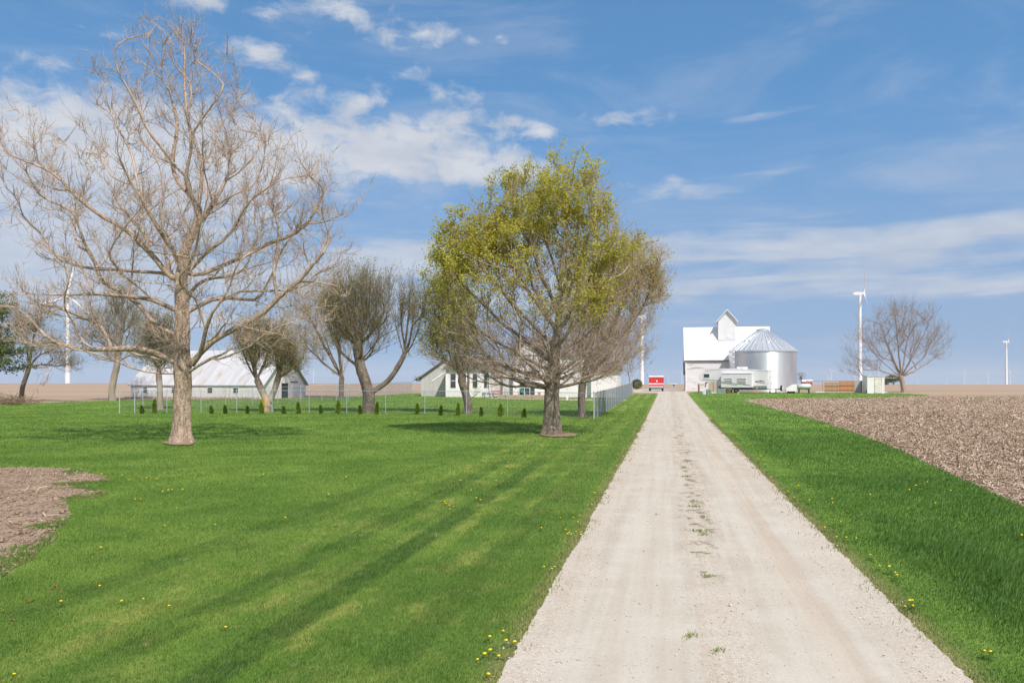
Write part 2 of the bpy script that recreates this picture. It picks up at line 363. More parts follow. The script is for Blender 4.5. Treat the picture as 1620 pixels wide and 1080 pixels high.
sheet('path', polyP([(775,629.5),(860,630.5),(990,632.5),(992,634.5),(900,634),(840,632),(770,630.8)]), .035, mat('sand_path', (.50,.40,.29), (.42,.33,.23), 2, rough=.95))

def inpoly(poly, x, y):
    poly = np.array([(p[0], p[1]) for p in poly]); r = np.zeros(len(x), bool); n = len(poly); j = n-1
    for i in range(n):
        xi, yi = poly[i]; xj, yj = poly[j]
        if yi != yj:
            c = ((yi > y) != (yj > y)) & (x < (xj-xi)*(y-yi)/(yj-yi)+xi); r ^= c
        j = i
    return r
def scatter(n, y0, y1, xl=-.80, xr=.80, p=1.0):
    y = np.sqrt(RNG.uniform(y0**2, y1**2, n)); x = RNG.uniform(xl, xr, n)*y
    return x, y
def vnoise(x, y, s, seed=0):
    """cheap smooth value noise"""
    g = np.random.default_rng(seed).uniform(0, 1, (256, 256)); X = x*s; Y = y*s
    i = np.floor(X).astype(int); j = np.floor(Y).astype(int); fx = X-i; fy = Y-j; fx = fx*fx*(3-2*fx); fy = fy*fy*(3-2*fy)
    q = lambda a, b: g[a % 256, b % 256]
    return (q(i,j)*(1-fx)+q(i+1,j)*fx)*(1-fy)+(q(i,j+1)*(1-fx)+q(i+1,j+1)*fx)*fy
def blades(x, y, h, w, lean=.45, wind=(.35, .1)):
    """curved grass blades as three-face strips"""
    n = len(x); a = RNG.uniform(0, 2*PI, n); z = gz(x, y)+.015
    d = np.stack([np.cos(a), np.sin(a)], -1); l = (h*RNG.uniform(.1, 1, n)*lean)[:, None]
    tip = d*l+np.array(wind)*h[:, None]*RNG.uniform(.3, 1, n)[:, None]
    s = np.stack([-d[:, 1], d[:, 0]], -1)*w[:, None]/2
    base = np.stack([x, y], -1)
    def v(xy, zz): return np.concatenate([xy, zz[:, None]], 1)
    V = np.stack([v(base-s, z), v(base+s, z), v(base+tip*.35-s*.8, z+h*.6), v(base+tip*.35+s*.8, z+h*.6), v(base+tip, z+h*.97*np.clip(1.05-np.linalg.norm(tip,axis=1)/h*.35,.4,1))], 1).reshape(-1, 3)
    o = (np.arange(n)*5)[:, None]
    Fc = np.concatenate([o+np.array([[0,1,3]]), o+np.array([[0,3,2]]), o+np.array([[2,3,4]])], 1).reshape(-1, 3)
    return V, Fc
def joinnp(parts):
    V = []; Fs = []; o = 0
    for v, f in parts: V.append(v); Fs.append(f+o); o += len(v)
    return np.concatenate(V), np.concatenate(Fs)
Q = 1.0
def lawn_pts(n, y0, y1, poly, excl=None):
    x, y = scatter(int(n*Q*1.25), y0*.86, y1*1.16); f = RNG.uniform(0, 1, len(x)); k = inpoly(poly, x, y) & (f < (y-y0*.86)/(y0*.28)) & (f < (y1*1.16-y)/(y1*.32))
    if excl is not None:
        jit = RNG.normal(0, 1, len(x))*(.05+.5*vnoise(x, y, 1.3, 21)**2); e = inpoly(excl, x+jit, y+jit*.6); k &= ~(e & (RNG.uniform(0,1,len(x)) > .01+.35*(vnoise(x,y,1.1,33)>.86)))
    return x[k], y[k]
pr = []
for n, y0, y1, h, w in ((420000,5.8,11,.036,.0050),(420000,11,18,.040,.0075),(340000,18,30,.046,.013),(260000,30,60,.06,.026),(110000,60,104,.07,.05)):
    x, y = lawn_pts(n, y0, y1, lawn_left, patch); r = RNG.uniform(.6, 1.35, len(x))
    clump = .75+.5*vnoise(x, y, 1.7, 3)
    pr.append(blades(x, y, h*r*clump, w*RNG.uniform(.7,1.3,len(x))))
V, Fc = joinnp(pr); tag(link('lawn_grass', np_mesh('lawn_grass', V, Fc, 3), mB), kind='stuff')
pr = []
for n, y0, y1, h, w in ((330000,5.8,12,.095,.007),(330000,12,20,.09,.010),(300000,20,36,.08,.017),(160000,36,70,.075,.032),(70000,70,116,.07,.055)):
    x, y = lawn_pts(n, y0, y1, rightp); 
    dl = x-(KR*y+.54+1.95); tall = np.clip(dl/1.6, .35, 1)*(.55+.9*vnoise(x, y, .8, 5)**1.3)*np.where(y < 14, 1+.6*np.clip((14-y)/6, 0, 1)*np.clip((dl-.5)/1.0, 0, 1), 1)
    pr.append(blades(x, y, h*tall*RNG.uniform(.6,1.35,len(x))*1.15, w*RNG.uniform(.7,1.3,len(x)), .55, (.6, .15)))
V, Fc = joinnp(pr); tag(link('verge_grass', np_mesh('verge_grass', V, Fc, 3), mV), kind='stuff')
# ragged, half-dry grass creeping over the gravel edge
x, y = scatter(520000, 5.8, 48, -.32, .62); e = np.abs(x-(KR*y+.54))-1.95
k = (e < .16) & (e > -.42) & (RNG.uniform(0, 1, len(x)) < np.clip(.95*np.exp(-np.maximum(0, -e)/.09)*(vnoise(x, y, 2.3, 8) > .38-.9*e) , 0, 1)); x = x[k]; y = y[k]
V, Fc = blades(x, y, (.035+.03*vnoise(x, y, 3, 6))*RNG.uniform(.5, 1.3, len(x)), .005+.0004*y, .8, (.25, .05)); V[:, 2] += .015
tag(link('edge_grass', np_mesh('edge_grass', V, Fc, 3), mV), kind='stuff')
# grass tufts creeping in over the rim of the soil patch
x, y = scatter(420000, 7.5, 26, -.72, -.3); k = inpoly(patch, x, y); x = x[k]; y = y[k]; dm = np.full(len(x), 9.)
for i in range(len(patch)):
    a, b = patch[i], patch[(i+1) % len(patch)]; dx, dy = b.x-a.x, b.y-a.y; t = np.clip(((x-a.x)*dx+(y-a.y)*dy)/(dx*dx+dy*dy+1e-9), 0, 1); dm = np.minimum(dm, np.hypot(x-a.x-t*dx, y-a.y-t*dy))
cl = .6*vnoise(x, y, 1.1, 31)+.4*vnoise(x, y, 3.7, 32); k = RNG.uniform(0, 1, len(x)) < np.clip((cl-.40-.50*np.clip(dm/1.0, 0, 1.2))*6, 0, 1); x = x[k]; y = y[k]
V, Fc = blades(x, y, .045*RNG.uniform(.5, 1.4, len(x)), .0075*RNG.uniform(.7, 1.3, len(x)), .7); V[:, 2] += .015
tag(link('creeping_grass', np_mesh('creeping_grass', V, Fc, 3), mB), kind='stuff')
# corn residue: bleached stalk and husk pieces lying on the soil
def residue(x, y, ln, wd, up=.25):
    n = len(x); a = RNG.uniform(0, 2*PI, n); t = RNG.normal(0, up, n); z = gz(x, y)+.02+np.abs(np.sin(t))*ln/2
    d = np.stack([np.cos(a)*np.cos(t), np.sin(a)*np.cos(t), np.sin(t)], -1)*(ln/2)[:, None]
    s = np.stack([-np.sin(a), np.cos(a), RNG.normal(0,.4,n)], -1)*(wd/2)[:, None]
    c = np.stack([x, y, z], -1); bend = np.stack([RNG.normal(0,.12,n)*ln, RNG.normal(0,.12,n)*ln, np.abs(RNG.normal(0,.15,n))*ln+wd*.5], -1)
    V = np.stack([c-d-s, c-d+s, c+bend-s, c+bend+s, c+d-s*.6, c+d+s*.6], 1).reshape(-1, 3); o = (np.arange(n)*6)[:, None]
    Fc = np.concatenate([o+np.array([[0,1,3,2]]), o+np.array([[2,3,5,4]])], 1).reshape(-1, 4)
    return V, Fc
mR, T = newmat('corn_residue'); g = T.n('ShaderNodeNewGeometry'); rn = g.outputs['Random Per Island']
c = T.mix(T.step(rn, .1, .95), (.24, .165, .11), (.54, .44, .33)); finish(T, c, .9, .15, trans=.12)
fieldR = polyP(field_edge[:18])+[(70, 100), (90, 60), (60, 10)]
pr = []
for n, y0, y1, ln, wd in ((26000,12,24,.16,.026),(60000,24,45,.17,.032),(60000,45,95,.2,.05)):
    x, y = scatter(n, y0, y1, .1, .9); k = inpoly(fieldR, x, y) & (RNG.uniform(0,1,len(x)) < .35+vnoise(x,y,.9,4)); x = x[k]; y = y[k]
    pr.append(residue(x, y, ln*RNG.uniform(.3,1.5,len(x)), wd*RNG.uniform(.4,1.4,len(x))))
x, y = scatter(30000, 10, 30, -.85, -.3); k = inpoly(patch, x, y) & (RNG.uniform(0,1,len(x)) < .25+.6*vnoise(x,y,1.1,6)); x = x[k]; y = y[k]
pr.append(residue(x, y, .09*RNG.lognormal(-.2,.5,len(x)), .012*RNG.uniform(.5,1.5,len(x))))
# scattered upright stubs
x, y = scatter(2600, 14, 70, .1, .9); k = inpoly(fieldR, x, y); x = x[k]; y = y[k]
pr.append(residue(x, y, .26*RNG.uniform(.5,1.3,len(x)), .03*RNG.uniform(.7,1.3,len(x)), .9))
x, y = scatter(40000, 85, 150, -.75, -.05); pr.append(residue(x, y, .3*RNG.uniform(.4,1.4,len(x)), .09*RNG.uniform(.4,1.4,len(x))))if False else None
V, Fc = joinnp(pr); tag(link('corn_stubble', np_mesh('corn_stubble', V, Fc, 4), mR), kind='stuff')
# clods of soil near the camera
def stones(x, y, r, flat=.7, sink=.3, lift=.035):
    n = len(x); base = np.array([(1,0,0),(0,1,0),(-1,0,0),(0,-1,0),(0,0,1),(0,0,-1)], float)
    q = base[None]*RNG.uniform(.6, 1.25, (n, 6, 1)); q += RNG.normal(0, .16, q.shape); a = RNG.uniform(0, 2*PI, n)
    ca, sa = np.cos(a)[:, None], np.sin(a)[:, None]
    X = q[..., 0]*ca-q[..., 1]*sa; Yy = q[..., 0]*sa+q[..., 1]*ca; Z = q[..., 2]*flat
    z = gz(x, y)+lift+r*flat*(1-2*sink)
    V = np.stack([X*r[:, None]+x[:, None], Yy*r[:, None]+y[:, None], Z*r[:, None]+z[:, None]], -1).reshape(-1, 3)
    t = np.array([[0,1,4],[1,2,4],[2,3,4],[3,0,4],[1,0,5],[2,1,5],[3,2,5],[0,3,5]]); Fc = ((np.arange(n)*6)[:, None, None]+t[None]).reshape(-1, 3)
    return V, Fc
x, y = scatter(26000, 12, 60, .1, .9); k = inpoly(fieldR, x, y); x = x[k]; y = y[k]
V1 = stones(x, y, .035*RNG.lognormal(0,.45,len(x)), .7, .3, .01)
x, y = scatter(16000, 10, 30, -.85, -.3); k = inpoly(patch, x, y); x = x[k]; y = y[k]
V2 = stones(x, y, .022*RNG.lognormal(0,.45,len(x)), .7, .3, .035)
V, Fc = joinnp([V1, V2]); tag(link('soil_clods', np_mesh('soil_clods', V, Fc, 3), mS), kind='stuff')
mP, T = newmat('gravel_stone'); rn = T.n('ShaderNodeNewGeometry').outputs['Random Per Island']
finish(T, T.mix(rn, (.44, .37, .29), (.66, .59, .50)), .9, .2)
x, y = scatter(150000, 6.2, 30, -.4, .6); u = x-(KR*y+.54); au = np.abs(u)
pr_ = np.where(au < .4, .42, np.where((au > 1.4) & (au < 1.98), .5, np.where(au < 1.98, .16, np.where(au < 2.12, .12, 0))))
k = RNG.uniform(0,1,len(x)) < pr_*(.3+vnoise(x,y,1.4,2)); x = x[k]; y = y[k]
V, Fc = stones(x, y, .0062*RNG.lognormal(0,.36,len(x))*(1+y/40), .7, .25, .036); tag(link('gravel', np_mesh('gravel', V, Fc, 3), mP), kind='stuff')
# ------------------------------------------------------------------ trees
def bark(name, c1, c2, c3=None, scale=5, bstr=.7, stretch=(1, 1, .35)):
    m, T = newmat(name); tc = T.n('ShaderNodeTexCoord').outputs['Object']; v = T.map(tc, stretch)
    c = T.mix(T.step(T.noise(v, scale, 5, .6), .36, .64), c1, c2)
    if c3: c = T.mix(T.m('MULTIPLY', T.step(T.noise(tc, scale*1.6, 4, .6, .6), .50, .62), .8), c, c3)
    finish(T, c, .9, .15, bump=T.noise(T.map(tc, (1, 1, .25)), scale*3, 6, .72), bstr=min(1, bstr*1.4), bdist=.06)
    return m
def leafmat(name, c1, c2, tr=.45):
    m, T = newmat(name); rn = T.n('ShaderNodeNewGeometry').outputs['Random Per Island']; tc = T.n('ShaderNodeTexCoord').outputs['Object']
    c = T.mix(rn, c1, c2); c = T.mix(T.m('MULTIPLY', T.step(T.noise(tc, .7, 3), .35, .7), .4), c, tuple(x*.72 for x in c1))
    finish(T, c, .55, .25, trans=tr, tcol=c); return m

class Tree:
    """Skeleton grown from traced limbs to points scattered through the crown; pipe-model radii; tubes, twigs and leaves as meshes."""
    def __init__(s, base, seed=1):
        s.rng = np.random.default_rng(seed); s.p = [np.zeros(3)]; s.par = [-1]; s.pl = [0.0]; s.d = [np.array([0, 0, 1.])]
        s.base = np.array(base)
    def limb(s, pts, step=.35, wob=.03, near=None):
        """traced polyline of local points; starts at the nearest existing node"""
        pts = [np.array(q, float) for q in pts]; A = np.array(s.p); i = int(np.argmin(((A-pts[0])**2).sum(1))) if near is None else near
        for q in pts:
            L = np.linalg.norm(q-s.p[i])
            if L < .05: continue
            k = max(1, int(L/step)); a = s.p[i].copy()
            for j in range(1, k+1):
                pos = a+(q-a)*j/k
                if j < k: pos = pos+s.rng.normal(0, wob*min(1, L), 3)
                i = s._new(pos, i)
        return i
    def _new(s, pos, par):
        d = pos-s.p[par]; L = np.linalg.norm(d); s.p.append(pos); s.par.append(par); s.pl.append(s.pl[par]+L); s.d.append(d/max(L, 1e-6)); return len(s.p)-1
    def grow(s, pts, bf=.25, ang=.7, step=.4, jit=.05, up=.0, minz=0.0, arch=.08):
        order = np.argsort(np.linalg.norm(pts-np.array([0, 0, minz]), axis=1)); cap = len(s.p)+len(pts)*14
        A = np.zeros((cap, 3)); D = np.zeros((cap, 3)); PL = np.zeros(cap); n = len(s.p)
        A[:n] = s.p; D[:n] = s.d; PL[:n] = s.pl; ok = A[:, 2] >= minz-.01
        for t in order:
            q = pts[t]; dv = q-A[:n]; L = np.linalg.norm(dv, axis=1)+1e-6
            cs = (dv*D[:n]).sum(1)/L
            cost = L*(1+ang*(1-cs))+bf*PL[:n]+np.where(ok[:n], 0, 1e6)+np.maximum(0, -dv[:, 2])*up
            i = int(np.argmin(cost)); dist = L[i]
            if dist < .04: continue
            k = max(1, int(dist/step)); a = A[i].copy(); dd = D[i]; par = i
            for j in range(1, k+1):
                f = j/k; pos = a+(q-a)*f+dd*dist*.28*f*(1-f)+np.array([0, 0, arch*dist*f*(1-f)])
                if j < k: pos = pos+s.rng.normal(0, jit*step, 3)
                par = s._new(pos, par); A[n] = pos; D[n] = s.d[par]; PL[n] = s.pl[par]; ok[n] = True; n += 1
    def solve(s, r_trunk, r_tip=.006, expo=2.3, smooth=2):
        s.P = np.array(s.p); s.PAR = np.array(s.par); n = len(s.P)
        w = np.zeros(n); kids = [[] for _ in range(n)]
        for i in range(n-1, 0, -1): kids[s.PAR[i]].append(i)
        acc = np.zeros(n)
        for i in range(n-1, -1, -1):
            if not kids[i]: acc[i] = 1
            if i: acc[s.PAR[i]] += acc[i]
        w = acc**(1/expo); s.rad = r_tip+(r_trunk-r_tip)*((w-1)/(w[0]-1)); s.kids = kids; s.acc = acc
        main = np.array([max(k, key=lambda c: acc[c]) if k else i for i, k in enumerate(kids)])
        for _ in range(smooth):
            Pn = s.P.copy(); m = s.PAR >= 0
            Pn[m] = .5*s.P[m]+.25*s.P[s.PAR[m]]+.25*s.P[main[m]]; s.P = Pn
        # chains
        s.chains = []; st = [(0, -1)]
        while st:
            i, par = st.pop(); c = [par, i] if par >= 0 else [i]
            while s.kids[i]:
                mk = main[i]
                for k in s.kids[i]:
                    if k != mk: st.append((k, i))
                i = mk; c.append(i)
            s.chains.append(c)
    def tubes(s, rmin, rmax, flare=0.0, knob=.0):
        Vs = []; Fs = []; o = 0
        for c in s.chains:
            idx = [i for i in c]
            rr = s.rad[idx].copy()
            if len(idx) > 1 and s.PAR[idx[0]] >= -1 and idx[0] != 0: rr[0] = rr[1]
            sel = np.where((rr >= rmin) & (rr < rmax))[0]
            if len(sel) < 1: continue
            a, b = sel[0], min(sel[-1]+1, len(idx)-1)
            if b-a < 1: continue
            idx = idx[a:b+1]; rr = rr[a:b+1].copy(); p = s.P[idx]
            if b == len(c)-1: rr[-1] *= .5
            R0 = rr[0]; k = 20 if R0 > .15 else (7 if R0 > .06 else (5 if R0 > .025 else 3))
            t = np.gradient(p, axis=0); t /= np.linalg.norm(t, axis=1)[:, None]+1e-9
            u = np.cross(t, np.array([.21, .37, .9])); bad = np.linalg.norm(u, axis=1) < .1; u[bad] = np.cross(t[bad], [1, 0, 0]); u /= np.linalg.norm(u, axis=1)[:, None]+1e-9
            for i in range(1, len(u)):
                u[i] = u[i-1]-t[i]*np.dot(u[i-1], t[i]); u[i] /= np.linalg.norm(u[i])+1e-9
            w = np.cross(t, u); th = 2*PI*np.arange(k)/k
            rk = np.repeat(rr[:, None], k, 1)
            if R0 > .1: rk *= 1+.06*s.rng.normal(0, 1, (1, k))+.045*s.rng.normal(0, 1, rk.shape)
            if flare:
                z = p[:, 2]; fl = flare*np.exp(-np.maximum(z, 0)/(flare*1.25))
                rk = rk+np.where(z < 3, fl, 0)[:, None]*(.45+.75*np.abs(np.cos(th*2.5+1.1))[None]**3+.30*np.cos(th*3)[None])
            v = p[:, None]+u[:, None]*(np.cos(th)[None, :, None]*rk[..., None])+w[:, None]*(np.sin(th)[None, :, None]*rk[..., None])
            m = len(p); q = (np.arange(m-1)[:, None]*k+np.arange(k)[None]).ravel(); q2 = (np.arange(m-1)[:, None]*k+(np.arange(k)[None]+1) % k).ravel()
            Vs.append(v.reshape(-1, 3)); Fs.append(np.stack([q, q2, q2+k, q+k], 1)+o); o += m*k
        return np.concatenate(Vs), np.concatenate(Fs)
    def twigs(s, n, L=(.3, .9), r=(.007, .0025), up=.5, rmax=.05, spread=1.0, segs=4, kink=.12, pos=None, bias=1.0, out=.6):
        """fine twigs off the thin branches; returns mesh arrays and the twig node positions"""
        g = s.rng
        if pos is None:
            c = np.where((s.rad < rmax) & (np.arange(len(s.P)) > 0))[0]; i = g.choice(c, n); f = g.uniform(0, 1, n)[:, None]
            p0 = s.P[i]*(1-f)+s.P[s.PAR[i]]*f; d0 = s.P[i]-s.P[s.PAR[i]]; d0 /= np.linalg.norm(d0, axis=1)[:, None]+1e-9
        else:
            i = g.integers(0, len(pos[0]), n); p0 = pos[0][i]; d0 = pos[1][i]
        d = d0*out+g.normal(0, .55*spread, (n, 3))+np.array([0, 0, up*.7]); d /= np.linalg.norm(d, axis=1)[:, None]
        ln = g.uniform(L[0], L[1], n)**bias; ln = ln[:, None]; T_ = np.linspace(0, 1, segs)
        pts = np.stack([p0+d*ln*t+np.array([0, 0, 1.])*(up*.55*ln*t*t)+(g.normal(0, kink, (n, 3))*ln*(t if t < 1 else .6)*(t > 0)) for t in T_], 1)
        rr = (r[0]+(r[1]-r[0])*T_)[None, :, None]*g.uniform(.7, 1.3, (n, 1, 1))
        tv = pts[:, -1]-pts[:, 0]; tv /= np.linalg.norm(tv, axis=1)[:, None]+1e-9
        u = np.cross(tv, g.normal(0, 1, (n, 3))); u /= np.linalg.norm(u, axis=1)[:, None]+1e-9; w = np.cross(tv, u)
        k = 3; th = 2*PI*np.arange(k)/k
        v = pts[:, :, None]+(u[:, None, None]*np.cos(th)[None, None, :, None]+w[:, None, None]*np.sin(th)[None, None, :, None])*rr[..., None]
        q = (np.arange(segs-1)[:, None]*k+np.arange(k)).ravel(); q2 = (np.arange(segs-1)[:, None]*k+(np.arange(k)+1) % k).ravel()
        Fc = (np.stack([q, q2, q2+k, q+k], 1)[None]+(np.arange(n)*segs*k)[:, None, None]).reshape(-1, 4)
        dl = np.diff(pts, axis=1); dl = np.concatenate([dl, dl[:, -1:]], 1); dl /= np.linalg.norm(dl, axis=2)[..., None]+1e-9
        return (v.reshape(-1, 3), Fc), (pts[:, 1:].reshape(-1, 3), dl[:, 1:].reshape(-1, 3))
    def leaves(s, pos, n, size, droop=.2, spread=.08, weight=None):
        g = s.rng; i = g.choice(len(pos), n, p=weight); p = pos[i]+g.normal(0, spread, (n, 3))
        a = g.normal(0, 1, (n, 3)); a[:, 2] -= droop; a /= np.linalg.norm(a, axis=1)[:, None]
        b = np.cross(a, g.normal(0, 1, (n, 3))); b /= np.linalg.norm(b, axis=1)[:, None]+1e-9
        sz = (size*g.uniform(.5, 1.35, n))[:, None]; nrm = np.cross(a, b)
        V = np.stack([p, p+a*sz*.5+b*sz*.42+nrm*sz*.10, p+a*sz, p+a*sz*.5-b*sz*.42+nrm*sz*.10], 1).reshape(-1, 3)
        return V, np.arange(n*4).reshape(-1, 4)

def ell(n, specs, rng, shell=.45):
    """points through a union of ellipsoids (cx, cy, cz, rx, ry, rz), denser towards the outside"""
    w = np.array([q[3]*q[4]*q[5] for q in specs])**.75; w = w/w.sum(); out = []
    for q, k in zip(specs, (w*n).astype(int)):
        d = rng.normal(0, 1, (k, 3)); d /= np.linalg.norm(d, axis=1)[:, None]; r = rng.uniform(0, 1, k)**shell
        out.append(np.array(q[:3])+d*r[:, None]*np.array(q[3:6]))
    return np.concatenate(out)

class Frame:
    """tree-local frame from photograph pixels at the depth of the tree's base"""
    def __init__(s, px, row):
        s.x, s.y, s.z, s.s = P(px, row); s.px = px
    def __call__(s, px, row, dy=0.0):
        y = s.y+dy; q = at(px, row, y); return (q.x-s.x, dy, q.z-s.z)
    def e(s, px, row, rx, rz, dy=0, ry=None):
        c = s(px, row, dy); k = 1/s.s; return (c[0], c[1], c[2], rx*k, (ry if ry else rx)*k, rz*k)
def make_tree(name, label, fr, t, mt, mc, ml=None, r_trunk=.3, r_tip=.006, split=.05, flare=.25, tw=[], leaf=None, expo=2.3, group=None, smooth=2):
    root = thing(name, label, 'tree', (fr.x, fr.y, fr.z-.03), 0, group)
    t.solve(r_trunk, r_tip, expo, smooth)
    V, Fc = t.tubes(split, 9, flare); link('trunk', np_mesh('trunk', V, Fc, 4, True), mt, root)
    parts = [t.tubes(0, split)] ; nodes = []
    prev = None
    for spec in tw:
        spec = dict(spec); n = spec.pop('n'); chain = spec.pop('chain', False)
        if chain: spec['pos'] = prev
        ms, nd = t.twigs(n, **spec); parts.append(ms); nodes.append(nd[0]); prev = nd
    V, Fc = joinnp(parts); link('crown', np_mesh('crown', V, Fc, 4, False), mc, root)
    if leaf:
        pos = np.concatenate(nodes); wt = None
        if 'mask' in leaf: wt = leaf['mask'](pos, fr); pos = pos[wt > 0]; wt = wt[wt > 0]; wt = wt/wt.sum()
        V, Fc = t.leaves(pos, leaf['n'], leaf['size'], leaf.get('droop', .2), leaf.get('spread', .08), wt)
        link('foliage', np_mesh('foliage', V, Fc, 4, False), ml, root)
    return root

B_SYC = bark('sycamore_bark', (.47, .35, .25), (.25, .175, .12), (.62, .53, .43), 9)
B_SYT = bark('sycamore_twig_bark', (.52, .41, .32), (.38, .28, .205), None, 3, .2)
B_MAP = bark('maple_bark', (.27, .225, .17), (.17, .14, .105), (.36, .31, .25), 5)
B_MAT = bark('maple_twig_bark', (.42, .33, .26), (.30, .23, .175), None, 2, .2)
B_OLD = bark('old_bark', (.19, .15, .115), (.11, .088, .068), (.28, .23, .18), 4)
B_OLT = bark('brown_twig_bark', (.28, .22, .145), (.20, .155, .105), None, 2, .2)
B_GRY = bark('grey_twig_bark', (.36, .30, .25), (.28, .22, .18), None, 2, .2)
B_BUD = bark('budding_twig_bark', (.50, .36, .24), (.38, .27, .175), None, 2, .2)
L_MAP = leafmat('maple_leaf', (.62, .57, .075), (.46, .45, .06), .55); L_OLV = leafmat('olive_leaf', (.27, .285, .075), (.36, .33, .12))
L_MPO = leafmat('yellow_olive_leaf', (.50, .47, .08), (.36, .36, .06)); L_GRN = leafmat('fresh_leaf', (.17, .22, .05), (.11, .16, .035)); L_BUD = leafmat('brown_bud', (.48, .40, .12), (.42, .41, .07))

B_LIC, T = newmat('lichen_bark'); tc = T.n('ShaderNodeTexCoord').outputs['Object']
c = T.mix(T.step(T.noise(T.map(tc, (1, 1, .3)), 4, 5), .36, .64), (.46, .40, .33), (.27, .22, .17))
sz_ = T.n('ShaderNodeSeparateXYZ', {0: tc})
c = T.mix(T.m('MULTIPLY', T.step(T.noise(tc, 2.5, 4), .35, .5), T.m('MULTIPLY', T.step(sz_.outputs[2], 1.5, .7), T.step(sz_.outputs[0], .15, -.15))), c, (.55, .30, .05))
c = T.mix(T.step(sz_.outputs[2], 1.2, 2.4), c, (.19, .15, .11))
finish(T, c, .9, .15, bump=T.noise(T.map(tc, (1, 1, .25)), 16, 5), bstr=.7, bdist=.03)
# ---- big bare sycamore on the left, limbs traced from the photograph
fr = Frame(287, 701); t = Tree((fr.x, fr.y, fr.z), 3); g = t.rng
t.limb([fr(x, y) for x, y in [(287,690),(288,660),(289,620),(289,590),(289,560),(288,520),(288,480),(287,440)]], .3, .01)
def L(pts, k=0.0, start=0.0):
    """limb in pixels; k pushes it away from (+) or towards (-) the viewer as it runs out"""
    x0, y0 = pts[0]; out = []; run = 0; px, py = pts[0]
    for x, y in pts:
        run += math.hypot(x-px, y-py)/fr.s; px, py = x, y; out.append(fr(x, y, start+k*run))
    t.limb(out, .42, .075)
L([(287,430),(293,393),(311,363),(315,333)], .05)
L([(315,333),(307,315),(293,281),(274,259),(255,230),(230,200),(215,163),(207,144),(185,115),(174,78)], -.25, .2)
L([(307,315),(281,289),(272,259),(278,222),(285,193),(276,163),(270,130),(259,100),(237,56),(237,33)], .25, .2)
L([(312,325),(318,300),(318,259),(315,240),(304,211),(294,178),(294,148),(293,111),(281,74),(289,30)], .05, .2)
L([(304,211),(315,195),(326,178),(337,163),(355,141),(367,111)], -.4, .4); L([(318,262),(330,250),(341,222),(350,190)], .5, .3)
L([(270,440),(250,410),(230,393),(200,363),(148,333),(107,300),(81,270),(37,252),(0,230),(-25,215)], -.18)
L([(230,393),(237,381),(211,348),(185,315),(163,281),(137,259),(115,237),(85,215),(56,193),(22,170),(0,155)], .3)
L([(287,430),(274,393),(259,374),(241,344),(226,318),(207,293),(193,259),(167,237),(141,218),(120,190)], -.5)
L([(226,318),(218,280),(211,241),(189,207),(174,181),(163,159),(150,130)], .3, -.8)
L([(315,350),(337,326),(348,300),(374,274),(400,255),(411,230),(430,215),(436,195)], .3); L([(337,326),(330,295),(322,270),(318,240)], -.6)
L([(360,290),(361,259),(361,207),(367,174),(372,140)], -.2, .5); L([(300,425),(333,393),(352,381),(378,344),(396,315),(426,293),(437,252),(440,225)], -.35)
L([(302,438),(344,424),(387,407),(430,381),(450,377),(485,355),(500,333),(515,296),(518,259),(524,235)], .12); L([(485,355),(520,350),(555,344),(574,318),(578,300)], .1, .6); L([(515,300),(490,280),(470,255)], -.3, .6)
L([(276,435),(251,428),(200,428),(150,424),(107,414),(60,405),(30,385)], .25); L([(276,489),(243,471),(200,467),(154,464),(90,464),(46,464),(14,450)], -.2)
L([(286,532),(270,524),(251,518),(229,492),(208,475),(178,450),(150,440)], .55); L([(280,578),(258,560),(222,550),(179,553),(125,553),(90,543),(47,525),(0,510),(-25,500)], -.25)
L([(280,589),(229,587),(200,580),(186,568),(154,560),(107,550),(85,572),(72,600),(64,612)], -.5); L([(107,550),(60,548),(20,530),(-10,535)], -.3, -2)
L([(296,578),(322,550),(351,528),(387,510),(422,496),(437,467),(473,446),(494,417),(516,396),(545,400),(573,403)], -.1); L([(473,446),(500,440),(530,452),(552,462)], .3, -.3)
L([(304,582),(319,560),(326,517),(333,492),(350,475),(366,470),(390,455)], -.55); L([(298,590),(315,575),(344,571),(380,553),(398,548),(412,532)], -.4)
L([(297,496),(311,482),(336,471),(376,471),(405,478),(430,485)], .4); L([(289,455),(275,440),(262,400),(255,360)], .7); L([(290,450),(300,420),(310,380),(320,340)], -.8)
L([(289,540),(292,520),(296,490),(300,460)], .9); L([(288,560),(285,540),(280,515),(270,500)], -1.0)
sp = [fr.e(285,235,150,185,0,150), fr.e(130,330,150,120,0,130), fr.e(410,330,110,120,0,130), fr.e(470,330,95,85), fr.e(285,400,190,90,0,210), fr.e(110,470,135,80), fr.e(430,470,115,85), fr.e(60,260,80,90), fr.e(285,110,75,80,0,80), fr.e(200,540,110,40), fr.e(70,500,90,60), fr.e(500,420,70,80), fr.e(400,520,90,45), fr.e(285,60,70,40), fr.e(210,150,70,60), fr.e(520,370,60,60)]
pts = ell(900, sp, g, .42); pts = pts[pts[:, 2] > 2.6]
t.grow(pts, .12, .5, .33, .17, .5, 3.0, .05)
make_tree('sycamore_tree', 'tall bare sycamore with pale mottled trunk and wide crooked limbs, left of the lawn', fr, t, B_SYC, B_SYT, None, .315, .009, .055, .27,
          [dict(n=4600, L=(.3, .95), r=(.011, .006), up=.38, rmax=.05, kink=.10, spread=1.05, segs=4), dict(n=10500, L=(.12, .42), r=(.0075, .004), up=.28, chain=True, kink=.09, spread=1.1)], expo=2.75, smooth=1)

